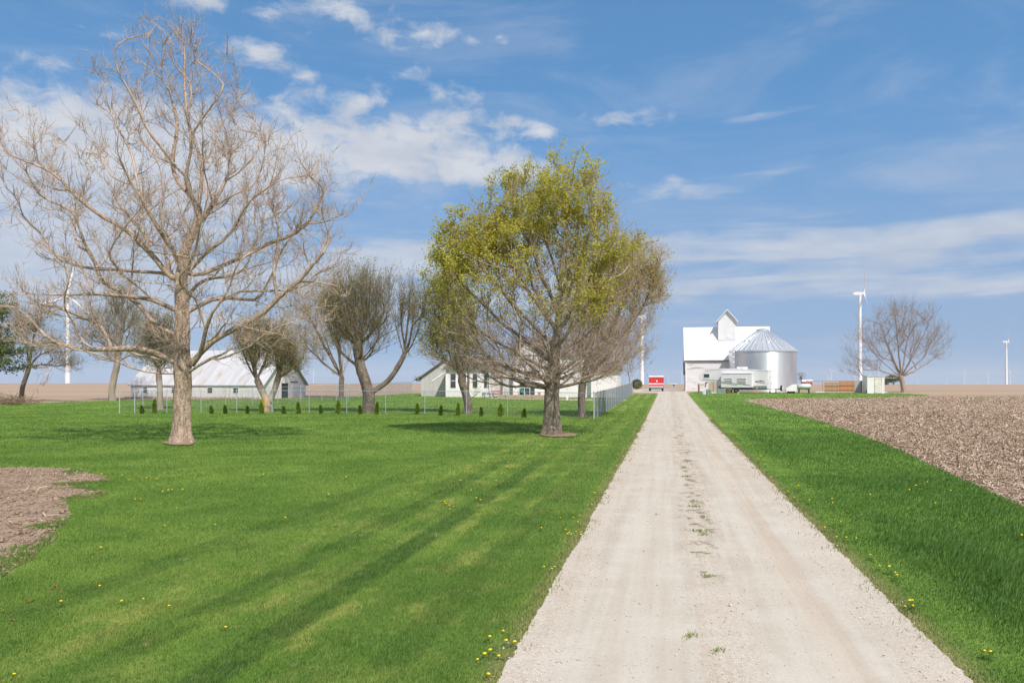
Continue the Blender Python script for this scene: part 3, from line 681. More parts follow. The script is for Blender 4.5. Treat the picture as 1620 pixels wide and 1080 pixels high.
# ---- leafing maple in the middle
fr = Frame(873, 688); t = Tree((fr.x, fr.y, fr.z), 5); g = t.rng
t.limb([fr(x, y) for x, y in [(873,680),(873,660),(873,640),(872,618)]], .25, .01)
def fan(start, ends, bow=.25):
    for (x, y, dy) in ends:
        a = np.array(fr(*start)); b = np.array(fr(x, y, dy)); m = (a+b)/2+np.array([0, 0, -bow*np.linalg.norm((b-a)[:2])])
        m2 = a*.25+m*.5+b*.25; t.limb([a, m2, b], .3, .05)
t.limb([fr(*q) for q in [(872,618),(875,585,.1),(880,545,-.1),(884,500,.15),(886,450,0),(893,390,-.1),(900,320,.1),(905,270,0)]], .35, .04)
for y0, ends in ((612,[(715,590,.6),(735,560,-1.2),(985,585,-.6)]),(604,[(700,530,.8),(970,545,1.0),(800,575,-3)]),(592,[(695,470,-.8),(1000,500,-1),(930,560,-3.4),(850,555,3.4)]),
                 (575,[(700,420,1),(1005,440,1.2),(770,500,3.2),(840,500,-4)]),(552,[(725,375,-.8),(990,385,-1),(930,450,3.6)]),(528,[(765,340,1.2),(980,340,1),(820,420,-3)]),(500,[(805,305,-1),(955,300,-.8),(880,380,3)]),(465,[(835,285,.8),(935,275,.9),(900,350,-2.6)])):
    for (x, y, dy) in ends: fan((875+(618-y0)*.10, y0), [(x, y, dy)], .10)
sp = [fr.e(880,345,108,92,0,100), fr.e(905,300,66,46,0,60), fr.e(835,450,155,95,0,140), fr.e(780,405,95,62), fr.e(850,545,165,62,0,145), fr.e(725,395,45,30), fr.e(950,430,70,95), fr.e(950,340,42,45), fr.e(750,520,75,65), fr.e(960,530,60,60), fr.e(850,592,125,20,0,125), fr.e(775,340,45,34), fr.e(815,305,52,38), fr.e(720,430,50,60), fr.e(740,370,50,40), fr.e(980,400,50,60), fr.e(770,568,105,36), fr.e(950,570,85,34), fr.e(860,580,150,26,0,130)]
pts = ell(3500, sp, g, .5); pts = pts[pts[:, 2] > 2.0]
t.grow(pts, .10, .6, .35, .14, .35, 1.7, .03)
def mmask(p, f):
    row = HZ-(p[:, 2]+f.z-EYE)*f.s; px = f.px+p[:, 0]*f.s
    lim = 470+.12*(870-px)+60*(vnoise(p[:, 0]+40, p[:, 2]+40, .55, 9)-.5)
    d = np.clip((lim-row)/130+.42, .02, 1)*np.clip((1060-px)/110, .05, 1)
    dens = vnoise(p[:, 0]*.62+50+p[:, 1]*.3, p[:, 2]*1.25+p[:, 1]*.55+50, 1.35, 12)
    return d**1.4*np.clip((dens-.41)*3.6, .015, 1)
make_tree('maple_tree', 'full round maple with fresh yellow-green leaves and a short thick trunk, beside the driveway', fr, t, B_MAP, B_MAT, L_MAP, .33, .006, .05, .34,
          [dict(n=6600, L=(.3, .85), r=(.0085, .0045), up=.30, rmax=.04), dict(n=8500, L=(.15, .45), r=(.005, .003), up=.3, chain=True)], dict(n=56000, size=.092, spread=.08, mask=mmask), expo=2.35)

# ---- brown budding tree right behind the maple
fr = Frame(921, 660); t = Tree((fr.x, fr.y, fr.z), 6); g = t.rng
t.limb([fr(x, y) for x, y in [(921,650),(920,630),(921,605)]], .3, .01)
fan((921,606), [(1045,440,.5),(1020,400,-1),(985,370,1),(1000,500,2),(1040,500,-1.5),(985,570,1),(940,420,3),(900,470,-2.5),(960,470,-3),(1005,560,-1),(960,390,.3),(880,520,1)], .2)
sp = [fr.e(990,455,75,88), fr.e(1015,430,45,60), fr.e(965,540,75,50), fr.e(930,480,60,70), fr.e(1035,455,25,40)]
pts = ell(1100, sp, g, .6); t.grow(pts, .22, .7, .4, .10, .4, 2.5, .05)
make_tree('budding_tree', 'slimmer brown budding tree close behind the maple, inside the fence corner', fr, t, B_OLD, B_BUD, L_BUD, .24, .007, .05, .15,
          [dict(n=4200, L=(.4, 1.0), r=(.009, .005), up=.5, rmax=.04), dict(n=6000, L=(.2, .6), r=(.006, .004), up=.4, chain=True)], dict(n=19000, size=.085, spread=.06, mask=lambda p, f: np.clip((p[:, 2]-4.0)/5, .12, 1)*np.clip((vnoise(p[:, 0]+30, p[:, 2]+p[:, 1]+30, 1.3, 14)-.3)*3, .05, 1)))

# ---- old pollarded willow-like tree with one trunk up and one arm reaching right
def brooms(fr, t, starts, n, spread=.5):
    for (x, y, dy, tops) in starts:
        for (tx, ty) in tops:
            a = np.array(fr(x, y, dy)); b = np.array(fr(tx, ty, dy+t.rng.uniform(-1.6, 1.6))); m = a*.5+b*.5+np.array([(b-a)[0]*.15, 0, -.15*abs((b-a)[0])]); t.limb([a, m, b], .4, .06)
fr = Frame(583, 653); t = Tree((fr.x, fr.y, fr.z), 8)
t.limb([fr(x, y) for x, y in [(584,645),(584,632),(585,620),(578,600),(570,580),(567,560),(566,545)]], .3, .02)
t.limb([fr(x, y) for x, y in [(585,622),(600,612),(615,602),(625,588),(633,572),(641,563)]], .3, .03); t.limb([fr(641,563), fr(655,565), fr(662,562)], .3, .02)
t.limb([fr(572,585), fr(555,568), fr(540,558)], .3, .02)
brooms(fr, t, [(566,545,0,[(525,450),(540,432),(556,428),(572,430),(590,435),(605,450),(612,480),(528,500)]), (641,563,0,[(620,480),(632,455),(648,450),(662,448),(674,470),(655,490)]), (540,558,0,[(515,500),(505,480),(520,470)])], 8)
sp = [fr.e(567,478,56,55), fr.e(540,490,40,55), fr.e(650,495,36,54), fr.e(590,525,45,45), fr.e(600,470,30,35), fr.e(550,535,40,30)]
t.grow(ell(1100, sp, t.rng, .7), .2, .8, .4, .08, .8, 3.2, .0)
make_tree('pollard_tree', 'old pollarded tree with pale stump, brushy crown and one dark arm bent right', fr, t, B_OLD, B_OLT, L_OLV, .42, .007, .05, .2,
          [dict(n=3000, L=(.5, 1.3), r=(.009, .004), up=.9, rmax=.05), dict(n=3000, L=(.2, .6), r=(.006, .004), up=.6, chain=True)], dict(n=13000, size=.085, spread=.10), expo=2.1)

def quick(px, row, seed, trunk, ends, specs, npts, name, label, mt, mc, ml, r, nt, leaf, up=.5, flare=.12, L1=(.4, 1.1), start=None, tr=(.010, .006), split=.045, minz=1.8, expo=2.2, step=.45, extra=()):
    global fr, t
    fr = Frame(px, row); t = Tree((fr.x, fr.y, fr.z), seed)
    t.limb([fr(*q) for q in trunk], .35, .015)
    for ex in extra: t.limb([fr(*q) for q in ex], .35, .03)
    fan(start or trunk[-1], ends, .15)
    pts = ell(npts, [fr.e(*q) for q in specs], t.rng, .65); pts = pts[pts[:, 2] > minz]
    t.grow(pts, .2, .75, step, .1, up, minz, .03)
    return make_tree(name, label, fr, t, mt, mc, ml, r, tr[1], split, flare, [dict(n=int(nt*.75), L=L1, r=tr, up=up, rmax=.05), dict(n=int(nt*.9), L=(.25, .7), r=(tr[0]*.6, tr[1]*.7), up=up*.8, chain=True)], leaf, expo)

quick(540,630,11,[(540,622),(540,605),(541,596)],[(500,560,1),(508,520,-1),(530,500,.5),(545,520,-2),(560,540,1.5),(490,500,1),(520,470,-1),(478,540,0)],
      [(485,500,52,55),(515,480,45,48),(540,500,40,50),(465,545,40,30),(505,545,45,30)],800,'spreading_tree','hazy brown tree with several splayed limbs, behind the back fence left of the pollard',B_OLD,B_BUD,L_OLV,.27,4200,dict(n=9000,size=.10,spread=.14))
quick(424,652,12,[(424,640),(420,628),(412,612),(405,600)],[(396,560,.5),(400,540,-.5),(380,545,.5),(385,520,0),(425,560,-.6),(432,540,.6)],
      [(405,555,32,36),(440,560,38,32),(460,575,28,22),(425,535,40,26),(385,540,22,28)],520,'twin_trunk_tree','low tree with two forked trunks and an orange lichen stain on its pale base',B_LIC,B_OLT,L_OLV,.30,3000,dict(n=9500,size=.09,spread=.10),start=(405,600),extra=([(424,640),(432,622),(438,605),(441,590),(447,575),(462,560)],[(441,590),(436,570),(438,550)],[(438,600),(455,588),(470,578)]))

quick(253,648,13,[(253,640),(253,620),(252,600),(251,588)],[(238,560,.5),(250,530,-.5),(262,540,.5),(272,560,-.5),(235,530,.4),(258,515,0)],
      [(250,545,34,40),(255,525,28,30),(236,560,28,25),(268,565,26,22)],420,'leafing_tree','small tree with thin pale green leaves, behind the fence just left of the big sycamore',B_GRY,B_GRY,L_GRN,.20,2200,dict(n=7000,size=.10,spread=.1))
quick(178,634,14,[(176,625),(179,605),(183,585),(187,572)],[(165,500,.8),(180,470,-.8),(195,470,.5),(215,490,-.5),(150,520,0),(225,530,.6),(140,560,-.4),(205,455,0)],
      [(185,495,45,48),(215,510,38,40),(155,530,38,40),(190,465,28,22),(225,550,25,25)],620,'field_edge_tree','tall nearly bare tree with slim greenish trunk at the field edge',B_GRY,B_OLT,L_OLV,.30,3200,dict(n=5000,size=.09,spread=.12))
quick(34,636,15,[(34,628),(35,612),(40,600),(46,580)],[(48,540,.5),(58,515,-.5),(38,505,.4),(85,580,.6),(100,560,-.6),(75,540,0),(60,490,0)],
      [(55,520,32,38),(85,555,34,26),(30,510,22,28),(110,575,26,16)],380,'scrub_tree','crooked half-bare tree above the brush pile at the far left',B_OLD,B_OLT,L_GRN,.2,1900,dict(n=1500,size=.09,spread=.15))
quick(741,654,16,[(742,646),(741,636),(739,628)],[(705,540,.5),(715,500,-.5),(730,470,.5),(745,520,-.5),(735,560,.3),(695,510,0)],
      [(712,495,46,54),(735,540,36,35),(695,545,36,32),(700,470,36,30)],500,'stump_tree','short old tree with a cut stub limb, in front of the house windows',B_OLD,B_OLT,L_MPO,.27,2600,dict(n=13000,size=.11,spread=.1),up=.7,start=(730,600),extra=([(740,636),(749,627),(757,619)],[(739,628),(732,612),(730,600),(724,580),(716,560)],[(739,628),(742,608),(740,585),(743,560)]))
quick(997,612,17,[(997,606),(996,598),(994,590)],[(975,560,.6),(990,545,-.6),(1005,550,.5),(1025,558,-.5),(1032,545,0),(960,555,.4),(1012,580,0)],
      [(990,560,35,26),(1020,560,22,22),(960,565,24,20)],300,'young_tree','small thin leafing tree at the far end of the chain-link fence',B_GRY,B_OLT,L_GRN,.19,1700,dict(n=2600,size=.16,spread=.2),tr=(.014,.008))
quick(1430,620.4,18,[(1430,616),(1428,604),(1425,594)],[(1345,560,1),(1355,525,-2),(1385,495,2),(1415,480,-1.5),(1445,480,1.5),(1475,500,-2),(1500,520,1.5),(1500,550,-1),(1370,570,-3),(1400,540,4),(1455,530,-4),(1470,570,2),(1340,590,.5)],
      [(1425,520,72,45),(1375,550,45,38),(1470,545,42,36),(1345,575,22,22),(1425,495,50,24)],520,'bare_tree','round leafless tree standing alone at the right, beside the white shed',B_GRY,B_GRY,None,.34,2900,None,tr=(.014,.008),L1=(.6,1.8),up=.45,start=(1426,596))
# ------------------------------------------------------------------ farmstead
WHITE = (.80, .80, .78)
M_wht = mat('white_paint', (.78,.75,.74), (.72,.69,.68), 1.2, rough=.6)
M_trim = mat('white_trim', (.82,.82,.80), rough=.5)
M_wood_wht = mat('peeling_white_boards', (.70,.695,.69), (.61,.605,.60), 2, (.25,1,3), rough=.75, grime=((.42,.38,.31), .9, (.28,1,2.6), .52, .64), wave=('Z', .46, .45, .5))
M_roof_wht = mat('white_ribbed_roof', (.78,.78,.78), (.73,.73,.73), .6, rough=.45, wave=('X', .6, .5, .3), spec=.4)
M_cup = mat('cupola_sheeting', (.70,.695,.69), (.65,.645,.64), 1, rough=.5, wave=('X', .4, .5, .3))
M_dark = mat('dark_shadow_gap', (.03,.03,.03), rough=.9); M_blk = mat('black_rubber', (.02,.02,.02), rough=.8); M_steel = mat('dark_steel', (.045,.045,.05), rough=.6, metal=.3)
M_galv = mat('galvanised_steel', (.62,.65,.68), (.54,.57,.60), 2, rough=.45, metal=.55)
M_binw = mat('corrugated_bin_wall', (.70,.71,.73), (.62,.635,.655), .8, (1,1,.2), rough=.34, metal=.85)
M_binr = mat('bin_roof_sheet', (.66,.68,.70), (.58,.60,.63), .8, rough=.42, metal=.7)
M_glass = mat('window_glass', (.035,.042,.05), (.06,.07,.08), 1.5, rough=.08, spec=.6)
M_barnroof = mat('old_galvanised_roof', (.50,.50,.51), (.42,.42,.43), 1.0, (1,.15,.15), rough=.6, metal=.05, grime=((.42,.30,.21), 1.3, (1,.22,.22), .55, .72), wave=('X', .65, .4, .4))
M_barnw = mat('weathered_white_boards', (.72,.69,.67), (.60,.575,.555), 2, (3,3,.25), rough=.85, grime=((.33,.28,.22), 1.2, (2,2,.3), .58, .75), wave=('X', .25, .4, .4))
M_barnw2 = mat('white_gable_boards', (.78,.74,.73), (.68,.645,.63), 2, (3,3,.25), rough=.8, grime=((.40,.33,.26), 1.2, (2,2,.3), .62, .78))
M_hsid = mat('house_siding', (.80,.75,.745), (.76,.71,.705), .8, rough=.6, wave=('Z', .2, .35, .5))
M_hgray = mat('grey_vertical_siding', (.52,.49,.48), (.46,.435,.425), 1, (2,2,.3), rough=.75, wave=('X', .5, .5, .3))
M_shin = mat('asphalt_shingles', (.20,.17,.15), (.14,.12,.11), 6, rough=.9, bump=.4)
M_brown = mat('brown_wood', (.26,.18,.12), (.19,.13,.085), 3, (1,1,.2), rough=.85, bump=.3)
M_tan = mat('tan_wood', (.46,.36,.25), (.38,.29,.20), 3, (1,1,.2), rough=.85, bump=.2)
M_found = mat('tan_foundation', (.42,.33,.24), rough=.9)
M_conc = mat('concrete', (.58,.55,.50), (.50,.47,.43), 1.5, rough=.9, bump=.2)

# ---- white crib barn on the right
yb = 128.0; a = at(1084.5, 619, yb); b = at(1221, 619, 124.5)
wl = math.hypot(b.x-a.x, b.y-a.y); zb = 1.12
root = thing('crib_barn', 'big white crib barn with peeling board wall, bright ribbed roof and gabled cupola', 'barn', (a.x, a.y, zb), ROT)
ze = EYE+(HZ-566)*yb/F-zb; zr = EYE+(HZ-519)*(yb+4.2)/F-zb; dp = 8.6; hw = dp/2
MB().box(0, wl, 0, dp, -.3, ze).build('wall', M_wood_wht, root)
for q in (0.0, wl): MB().prism([(0, ze), (dp, ze), (hw, zr-.08)], q+(.0 if q == 0 else -.06), q+(.06 if q == 0 else 0), 'x').build('gable', M_cup, root)
sl_ = (zr-ze)/hw
m = MB()
for s in (0, 1):
    y0, y1 = (-.35, hw) if s == 0 else (dp+.35, hw); z0 = ze-.35*sl_
    m.add([(-.25,y0,z0),(wl+.25,y0,z0),(wl+.25,y1,zr),(-.25,y1,zr),(-.25,y0,z0+.1),(wl+.25,y0,z0+.1),(wl+.25,y1,zr+.1),(-.25,y1,zr+.1)], [(0,1,2,3),(4,5,6,7),(0,1,5,4),(0,3,7,4),(1,2,6,5)])
roof = m.build('roof', M_roof_wht, root)
MB().box(-.02, .14, -.06, .06, -.3, ze-.1).build('corner_board', M_trim, root)
MB().box(-.05, .0, .9, 2.8, -.2, 3.3).build('door', M_steel, root); MB().bar((-.25,.3,ze-.7),(-.25,.3,2.6),.2).build('ladder', M_steel, root)
MB().box(-.05, wl+.05, -.1, -.002, ze-.62, ze-.42).build('eave_board', mat('grey_eave', (.45,.46,.47)), root)
# cupola
cx0, cx1 = wl*(1137-1084.5)/(1221-1084.5)+.15, wl*(1165-1084.5)/(1221-1084.5)+.2; cyf = hw-2.1; cyb = hw+2.1; cze = zr+1.05; czr = zr+2.65; cm = (cx0+cx1)/2
cp = MB().prism([(cx0, zr-2.2), (cx1, zr-2.2), (cx1, cze), (cm, czr), (cx0, cze)], cyf, cyb, 'y').build('cupola', M_cup, root)
m = MB()
for sx_ in (-1, 1):
    ex = cm+sx_*((cx1-cx0)/2+.35); k = (czr-cze)/((cx1-cx0)/2); zl = czr-k*abs(ex-cm)
    m.add([(cm,cyf-.4,czr+.02),(ex,cyf-.4,zl+.02),(ex,cyb+.4,zl+.02),(cm,cyb+.4,czr+.02),(cm,cyf-.4,czr+.18),(ex,cyf-.4,zl+.18),(ex,cyb+.4,zl+.18),(cm,cyb+.4,czr+.18)], [(0,1,2,3),(4,5,6,7),(0,1,5,4),(1,2,6,5),(2,3,7,6)])
m.build('cupola_roof', M_roof_wht, cp)
MB().box(cm+.05, cm+.5, cyf-.04, cyf-.003, zr-1.75, zr-1.3).build('vent_door', M_trim, cp)

# ---- round grain bin
gxc, gyc, rB = (1206.5-CX)*124/F, 124.0, 53.5*119.5/F; zb = 1.1
root = thing('grain_bin', 'round corrugated silver grain bin with ribbed conical roof, beside the white crib barn', 'grain bin', (gxc, gyc, zb))
ze = EYE+(HZ-554.5)*119/F-zb; za = EYE+(HZ-524)*124/F-zb
MB().lathe([(rB+.0095*math.sin(2*PI*q/6), -.3+q*.018) for q in range(int((ze+.3)/.018)+1)], 96).build('wall', M_binw, root, True)
MB().lathe([(rB+.12, ze-.08), (rB+.12, ze+.06), (.9, za), (.9, za+.02)], 96).build('roof', M_binr, root, True)
m = MB()
for k in range(36):
    an = 2*PI*k/36+.05; c_, s_ = math.cos(an), math.sin(an)
    m.bar((c_*(rB+.10), s_*(rB+.10), ze+.11), (c_*.92, s_*.92, za+.06), .07, .13)
m.build('roof_rib', M_galv, root).data
MB().lathe([(1.0, za-.02), (1.0, za+.22), (.75, za+.36), (.05, za+.5)], 24).build('cap', M_galv, root, True)
for k in range(20):
    an = 2*PI*k/20; MB().box(math.cos(an)*3.1-.12, math.cos(an)*3.1+.12, math.sin(an)*3.1-.12, math.sin(an)*3.1+.12, ze+(za-ze)*.45, ze+(za-ze)*.45+.28).build('roof_vent', M_galv, root)
m = MB(); 
for k in (-.25, .25): m.bar((-rB*.93-.25, -rB*.36+k, .4), (-rB*.93-.25, -rB*.36+k, ze+1.0), .06)
for k in range(18): m.bar((-rB*.93-.25, -rB*.36-.25, .5+k*.36), (-rB*.93-.25, -rB*.36+.25, .5+k*.36), .04)
for k in range(4): 
    z = ze-1.6+k*.75
    pts = [(-rB*.93-.25-.75*math.sin(q*PI/8), -rB*.36+.38*math.cos(q*PI/8), z) for q in range(9)]; m.tube(pts, .03, 5)
m.tube([(-rB*.93-.9, -rB*.36, ze-1.6), (-rB*.93-.9, -rB*.36, ze+.65)], .025, 5)
m.build('ladder', M_galv, root)

# ---- travel trailer parked in front of the barn
RV = R(-33); a = at(1213.5, 621.5, 111.0)
root = thing('travel_trailer', 'pale grey fifth-wheel travel trailer with slide-out room and rear spare tyre', 'trailer', (a.x, a.y, gnd(a.x, a.y)), RV)
k = 111/F
M_rv = mat('trailer_side', (.76,.725,.74), (.71,.68,.695), .8, rough=.35, spec=.4); M_rvw = mat('trailer_white', (.80,.80,.79), rough=.4); M_rvd = mat('trailer_grey_skirt', (.22,.25,.26), rough=.5)
LRV = 9.9; H1 = 3.15; W_ = 2.4
prof = [(0, .70), (0, H1), (-4.5, H1+.25), (-7.6, H1+.28), (-8.8, H1+.05), (-9.7, H1-.35), (-9.9, H1-.9), (-9.7, 1.75), (-9.2, 1.62), (-7.25, 1.62), (-6.9, 1.1), (-6.9, .70)]
MB().prism(prof, 0, W_, 'y').build('body', M_rv, root, bevel=.04)
MB().box(.012, .06, .03, W_-.03, .75, H1-.05).build('rear_wall', M_rvw, root, bevel=.01)
MB().prism([(.08, H1-.06), (.08, H1+.06), (-4.5, H1+.34), (-7.6, H1+.36), (-8.85, H1+.14), (-8.8, H1+.03), (-7.6, H1+.23), (-4.5, H1+.2)], -.03, W_+.03, 'y').build('roof_edge', M_rvw, root)
MB().box(-4.5, -3.2, .7, 1.7, H1+.2, H1+.58).build('air_conditioner', M_rvw, root, bevel=.08)
so_ = MB().box(-6.25, -1.95, -.85, -.02, .80, 2.72).build('slide_out', M_rv, root, bevel=.02)
MB().box(-1.94, -1.90, -.83, -.03, .84, 2.68).build('end_panel', M_rvw, so_); MB().box(-6.3, -1.9, -.9, .0, 2.73, 2.82).build('slide_roof', M_rvw, so_)
def window(par, x0, x1, y, z0, z1, split=0, glass=None):
    f_ = MB().box(x0-.05, x1+.05, y-.035, y-.004, z0-.05, z1+.05).build('window', M_trim, par)
    MB().box(x0, x1, y-.05, y-.036, z0, z1).build('pane', glass or M_glass, f_)
    m = MB()
    if split: m.box(x0, x1, y-.065, y-.051, (z0+z1)/2-.03, (z0+z1)/2+.03); m.build('sash', M_trim, f_)
    return f_
M_curt = mat('curtained_glass', (.42,.41,.42), (.30,.30,.32), 3, (4,1,.5), rough=.2)
window(so_, -5.75, -4.65, -.85, 1.55, 2.1, 1, M_curt); window(so_, -3.9, -2.7, -.85, 1.35, 2.1, 1, M_curt)
window(root, -9.05, -8.25, -.0, 2.25, 2.72, 0); window(root, -.9, -.5, -.0, 2.3, 2.6, 0) if False else None
MB().box(-6.9, -.02, -.035, -.004, .62, 1.02).build('skirt', M_rvd, root)
m = MB().bar((-9.3,-.012,1.95),(-6.3,-.012,1.75),.02,.06); m.bar((-6.2,-.87,1.6),(-2.1,-.87,1.12),.02,.05); m.bar((-6.2,-.87,1.45),(-3.9,-.87,1.12),.02,.04)
m.build('stripe', mat('blue_grey_decal', (.20,.24,.30)), root)
m = MB()
for i, (qx, qh) in enumerate(((-1.55,.16),(-1.25,.2),(-.95,.26),(-.75,.18),(-.5,.15))): m.prism([(qx-.13, 1.62), (qx+.13, 1.62), (qx, 1.62+qh)], -.02, -.005, 'y')
m.bar((-1.6,-.012,1.56),(-.25,-.012,1.40),.012,.04); m.build('tree_decal', mat('dark_decal', (.05,.055,.07)), root)
MB().box(-1.85, -1.25, -.03, -.004, 1.9, 2.3).build('door', M_rvw, root) if False else None
for qx in (-5.35, -4.35):
    w = MB().lathe([(.02,-.0),(.26,.0),(.36,.03),(.37,.2),(.3,.24)], 20, (qx, .06, .36), 'y').build('wheel', M_blk, root, True); MB().lathe([(.01,-.02),(.17,-.02),(.19,.0)], 14, (qx, .05, .36), 'y').build('rim', M_galv, w, True)
m = MB()
for qx in (-5.35, -4.35):
    pts = [(qx+.47*math.cos(q*PI/8), .36+.47*math.sin(q*PI/8)) for q in range(9)]; pi_ = [(qx+.40*math.cos(q*PI/8), .36+.40*math.sin(q*PI/8)) for q in range(8,-1,-1)]
    m.prism(pts+pi_, -.09, .02, 'y')
m.build('fender', M_rvw, root)
m = MB().box(-6.9, 1.5, .35, .5, .5, .62).box(-6.9, 1.5, W_-.5, W_-.35, .5, .62).box(1.4, 1.55, .1, W_-.1, .48, .64); m.build('frame', M_steel, root)
for qx, qy in ((-7.1,.4),(-7.1,2.0),(.3,.42),(1.1,.42),(-6.0,.42)): MB().box(qx-.06,qx+.06,qy-.06,qy+.06,.05,.55).box(qx-.18,qx+.18,qy-.18,qy+.18,0,.08).build('jack', M_steel, root)
sp_ = MB().lathe([(.05,-.14),(.3,-.14),(.38,-.08),(.38,.1),(.3,.14)], 22, (1.75, .9, .72), 'x').build('spare_tyre', M_blk, root, True); MB().lathe([(.01,.141),(.29,.141),(.31,.12)], 22, (1.76, .9, .72), 'x').build('tyre_cover', M_rvw, sp_, True)
MB().bar((1.5,.9,.56),(1.72,.9,.6),.08).build('tyre_bracket', M_steel, root)
for qy in (.25, W_-.25): MB().box(.062, .08, qy-.08, qy+.08, 1.25, 1.45).build('tail_light', mat('red_lens', (.35,.04,.03), rough=.3), root)

# ---- red box at the end of the drive: the back of a hopper trailer
a = at(1026.5, 617.5, 126.0); s_ = F/126.0; zb = gnd(a.x+1, a.y)
root = thing('hopper_trailer', 'red grain hopper trailer seen from behind with white top and silver lower panel', 'trailer', (a.x, a.y, zb), ROT)
w = 23/s_; M_red = mat('red_tarp', (.62,.03,.035), (.54,.025,.03), 2, rough=.5); M_alu = mat('brushed_aluminium', (.60,.61,.63), (.52,.53,.55), 3, rough=.4, metal=.5)
z1, z2, z3 = 8.0/s_, 12.5/s_, 22.5/s_
MB().box(.02, w-.02, 0, 6.5, z2, z3).build('body', M_red, root, bevel=.02); MB().box(.0, w, -.015, 6.5, z3, z3+.22).build('top_rail', M_trim, root, bevel=.03)
MB().box(.0, w, -.04, -.003, z2-.16, z2+.02).build('bumper_band', M_trim, root); MB().box(.02, w-.02, -.03, -.003, z2-.32, z2-.161).build('lower_band', M_red, root)
MB().prism([(.1, z2-.33), (w-.1, z2-.33), (w*.78, .55), (w*.22, .55)], .02, 6, 'y').build('hopper', M_alu, root); MB().box(.05, w*.22, .0, .05, .55, z2-.33).build('mud_panel', M_alu, root); MB().box(w*.78, w-.05, .0, .05, .55, z2-.33).build('mud_panel', M_alu, root)
m = MB()
for q in range(6): m.box(w*.3+q*w*.068, w*.3+q*w*.068+.04, -.02, .018, .75, z2-.34)
m.box(w*.28, w*.72, -.024, .014, .70, .78); m.build('ladder', M_galv, root)
MB().box(.05, w-.05, .3, .45, .35, .52).build('axle', M_steel, root)
MB().box(w*.5, w*.5+.22, -.012, -.002, z2+.25, z2+.5).build('placard', M_trim, root)
for q in (.02, w-.32): MB().lathe([(.1,0),(.42,.0),(.48,.05),(.48,.25),(.42,.3)], 20, (q, .75, .48), 'x').build('wheel', M_blk, root, True)

# ---- long low barn at the left
a = at(414, 632, 86.0); root = thing('low_barn', 'long low white barn with big rust-streaked grey metal roof, behind the sycamore', 'barn', (a.x, a.y, gnd(a.x, a.y)), ROT)
zb = a.z; LB, DB = 15.9, 10.6; zb = gnd(a.x, a.y); ze = EYE+(HZ-609.5)*86/F-zb; zr = EYE+(HZ-554.5)*91/F-zb; sl_ = (zr-ze)/(DB/2)
MB().box(-LB, 0, 0, DB, -.4, ze).build('wall', M_barnw, root)
gb = MB().prism([(0, ze), (DB, ze), (DB/2, zr-.05)], -.05, 0, 'x').add([(.012,0,-.4),(.012,DB,-.4),(.012,DB,ze),(.012,DB/2,zr-.05),(.012,0,ze)], [(0,1,2,3,4)]).build('gable', M_barnw2, root)
MB().prism([(0, ze), (DB, ze), (DB/2, zr-.05)], -LB, -LB+.05, 'x').build('gable', M_barnw2, root)
m = MB()
for s in (0, 1):
    y0, y1 = (-.14, DB/2) if s == 0 else (DB+.14, DB/2); z0 = ze-.14*sl_+.06
    m.add([(-LB-.3,y0,z0),(.35,y0,z0),(.35,y1,zr),(-LB-.3,y1,zr),(-LB-.3,y0,z0+.09),(.35,y0,z0+.09),(.35,y1,zr+.09),(-LB-.3,y1,zr+.09)], [(0,1,2,3),(4,5,6,7),(0,1,5,4),(0,3,7,4),(1,2,6,5)])
m.build('roof', M_barnroof, root)
for px in (231, 278, 334.5, 374.5):
    t_ = (px-414)/(208-414); qx = -LB*(t_*1.0)
    window(root, qx-.28, qx+.28, 0, ze-.78, ze-.24, 0, M_dark)
MB().box(.03, .07, DB*.42, DB*.56, -.2, 1.75).build('door', M_dark, root); MB().box(.04, .10, DB*.18, DB*.40, -.2, 1.7).build('door', M_barnw2, root, label='white sliding door'); MB().box(.04, .10, DB*.60, DB*.9, -.2, 1.7).build('door', M_barnw2, root, label='white sliding door standing open')  # first box: shade of the gap between the doors, put in as dark colour
MB().box(.03, .06, DB*.62, DB*.80, 1.85, 1.98).build('door_track', mat('rusty_track', (.24,.12,.08)), root)
# rank dead weeds along its wall
pr = []
n = 1400; tt = RNG.uniform(-LB, 0, n); off = RNG.uniform(-1.2, -.1, n)
wx = a.x+tt*math.cos(ROT)-off*math.sin(ROT); wy = a.y+tt*math.sin(ROT)+off*math.cos(ROT)
V, Fc = blades(wx, wy, RNG.uniform(.08, .38, n), np.full(n, .05), .5, (.2, 0)); tag(link('dead_weeds', np_mesh('dead_weeds', V, Fc, 3), mat('dry_weed', (.42,.34,.22), (.34,.27,.17), 2, rough=.9)), kind='stuff')

# ---- farmhouse between the trees
yh = 94.0; a = at(705, 622.5, yh); zb = gnd(a.x, a.y)
root = thing('farm_house', 'white farmhouse with grey garage wing, row of tall windows and two-storey middle', 'house', (a.x, a.y, zb), ROT)
s_ = F/yh; X = lambda px: (px-705)/s_*1.02; Z = lambda row, d=0: EYE+(HZ-row)*(yh+d)/F-zb
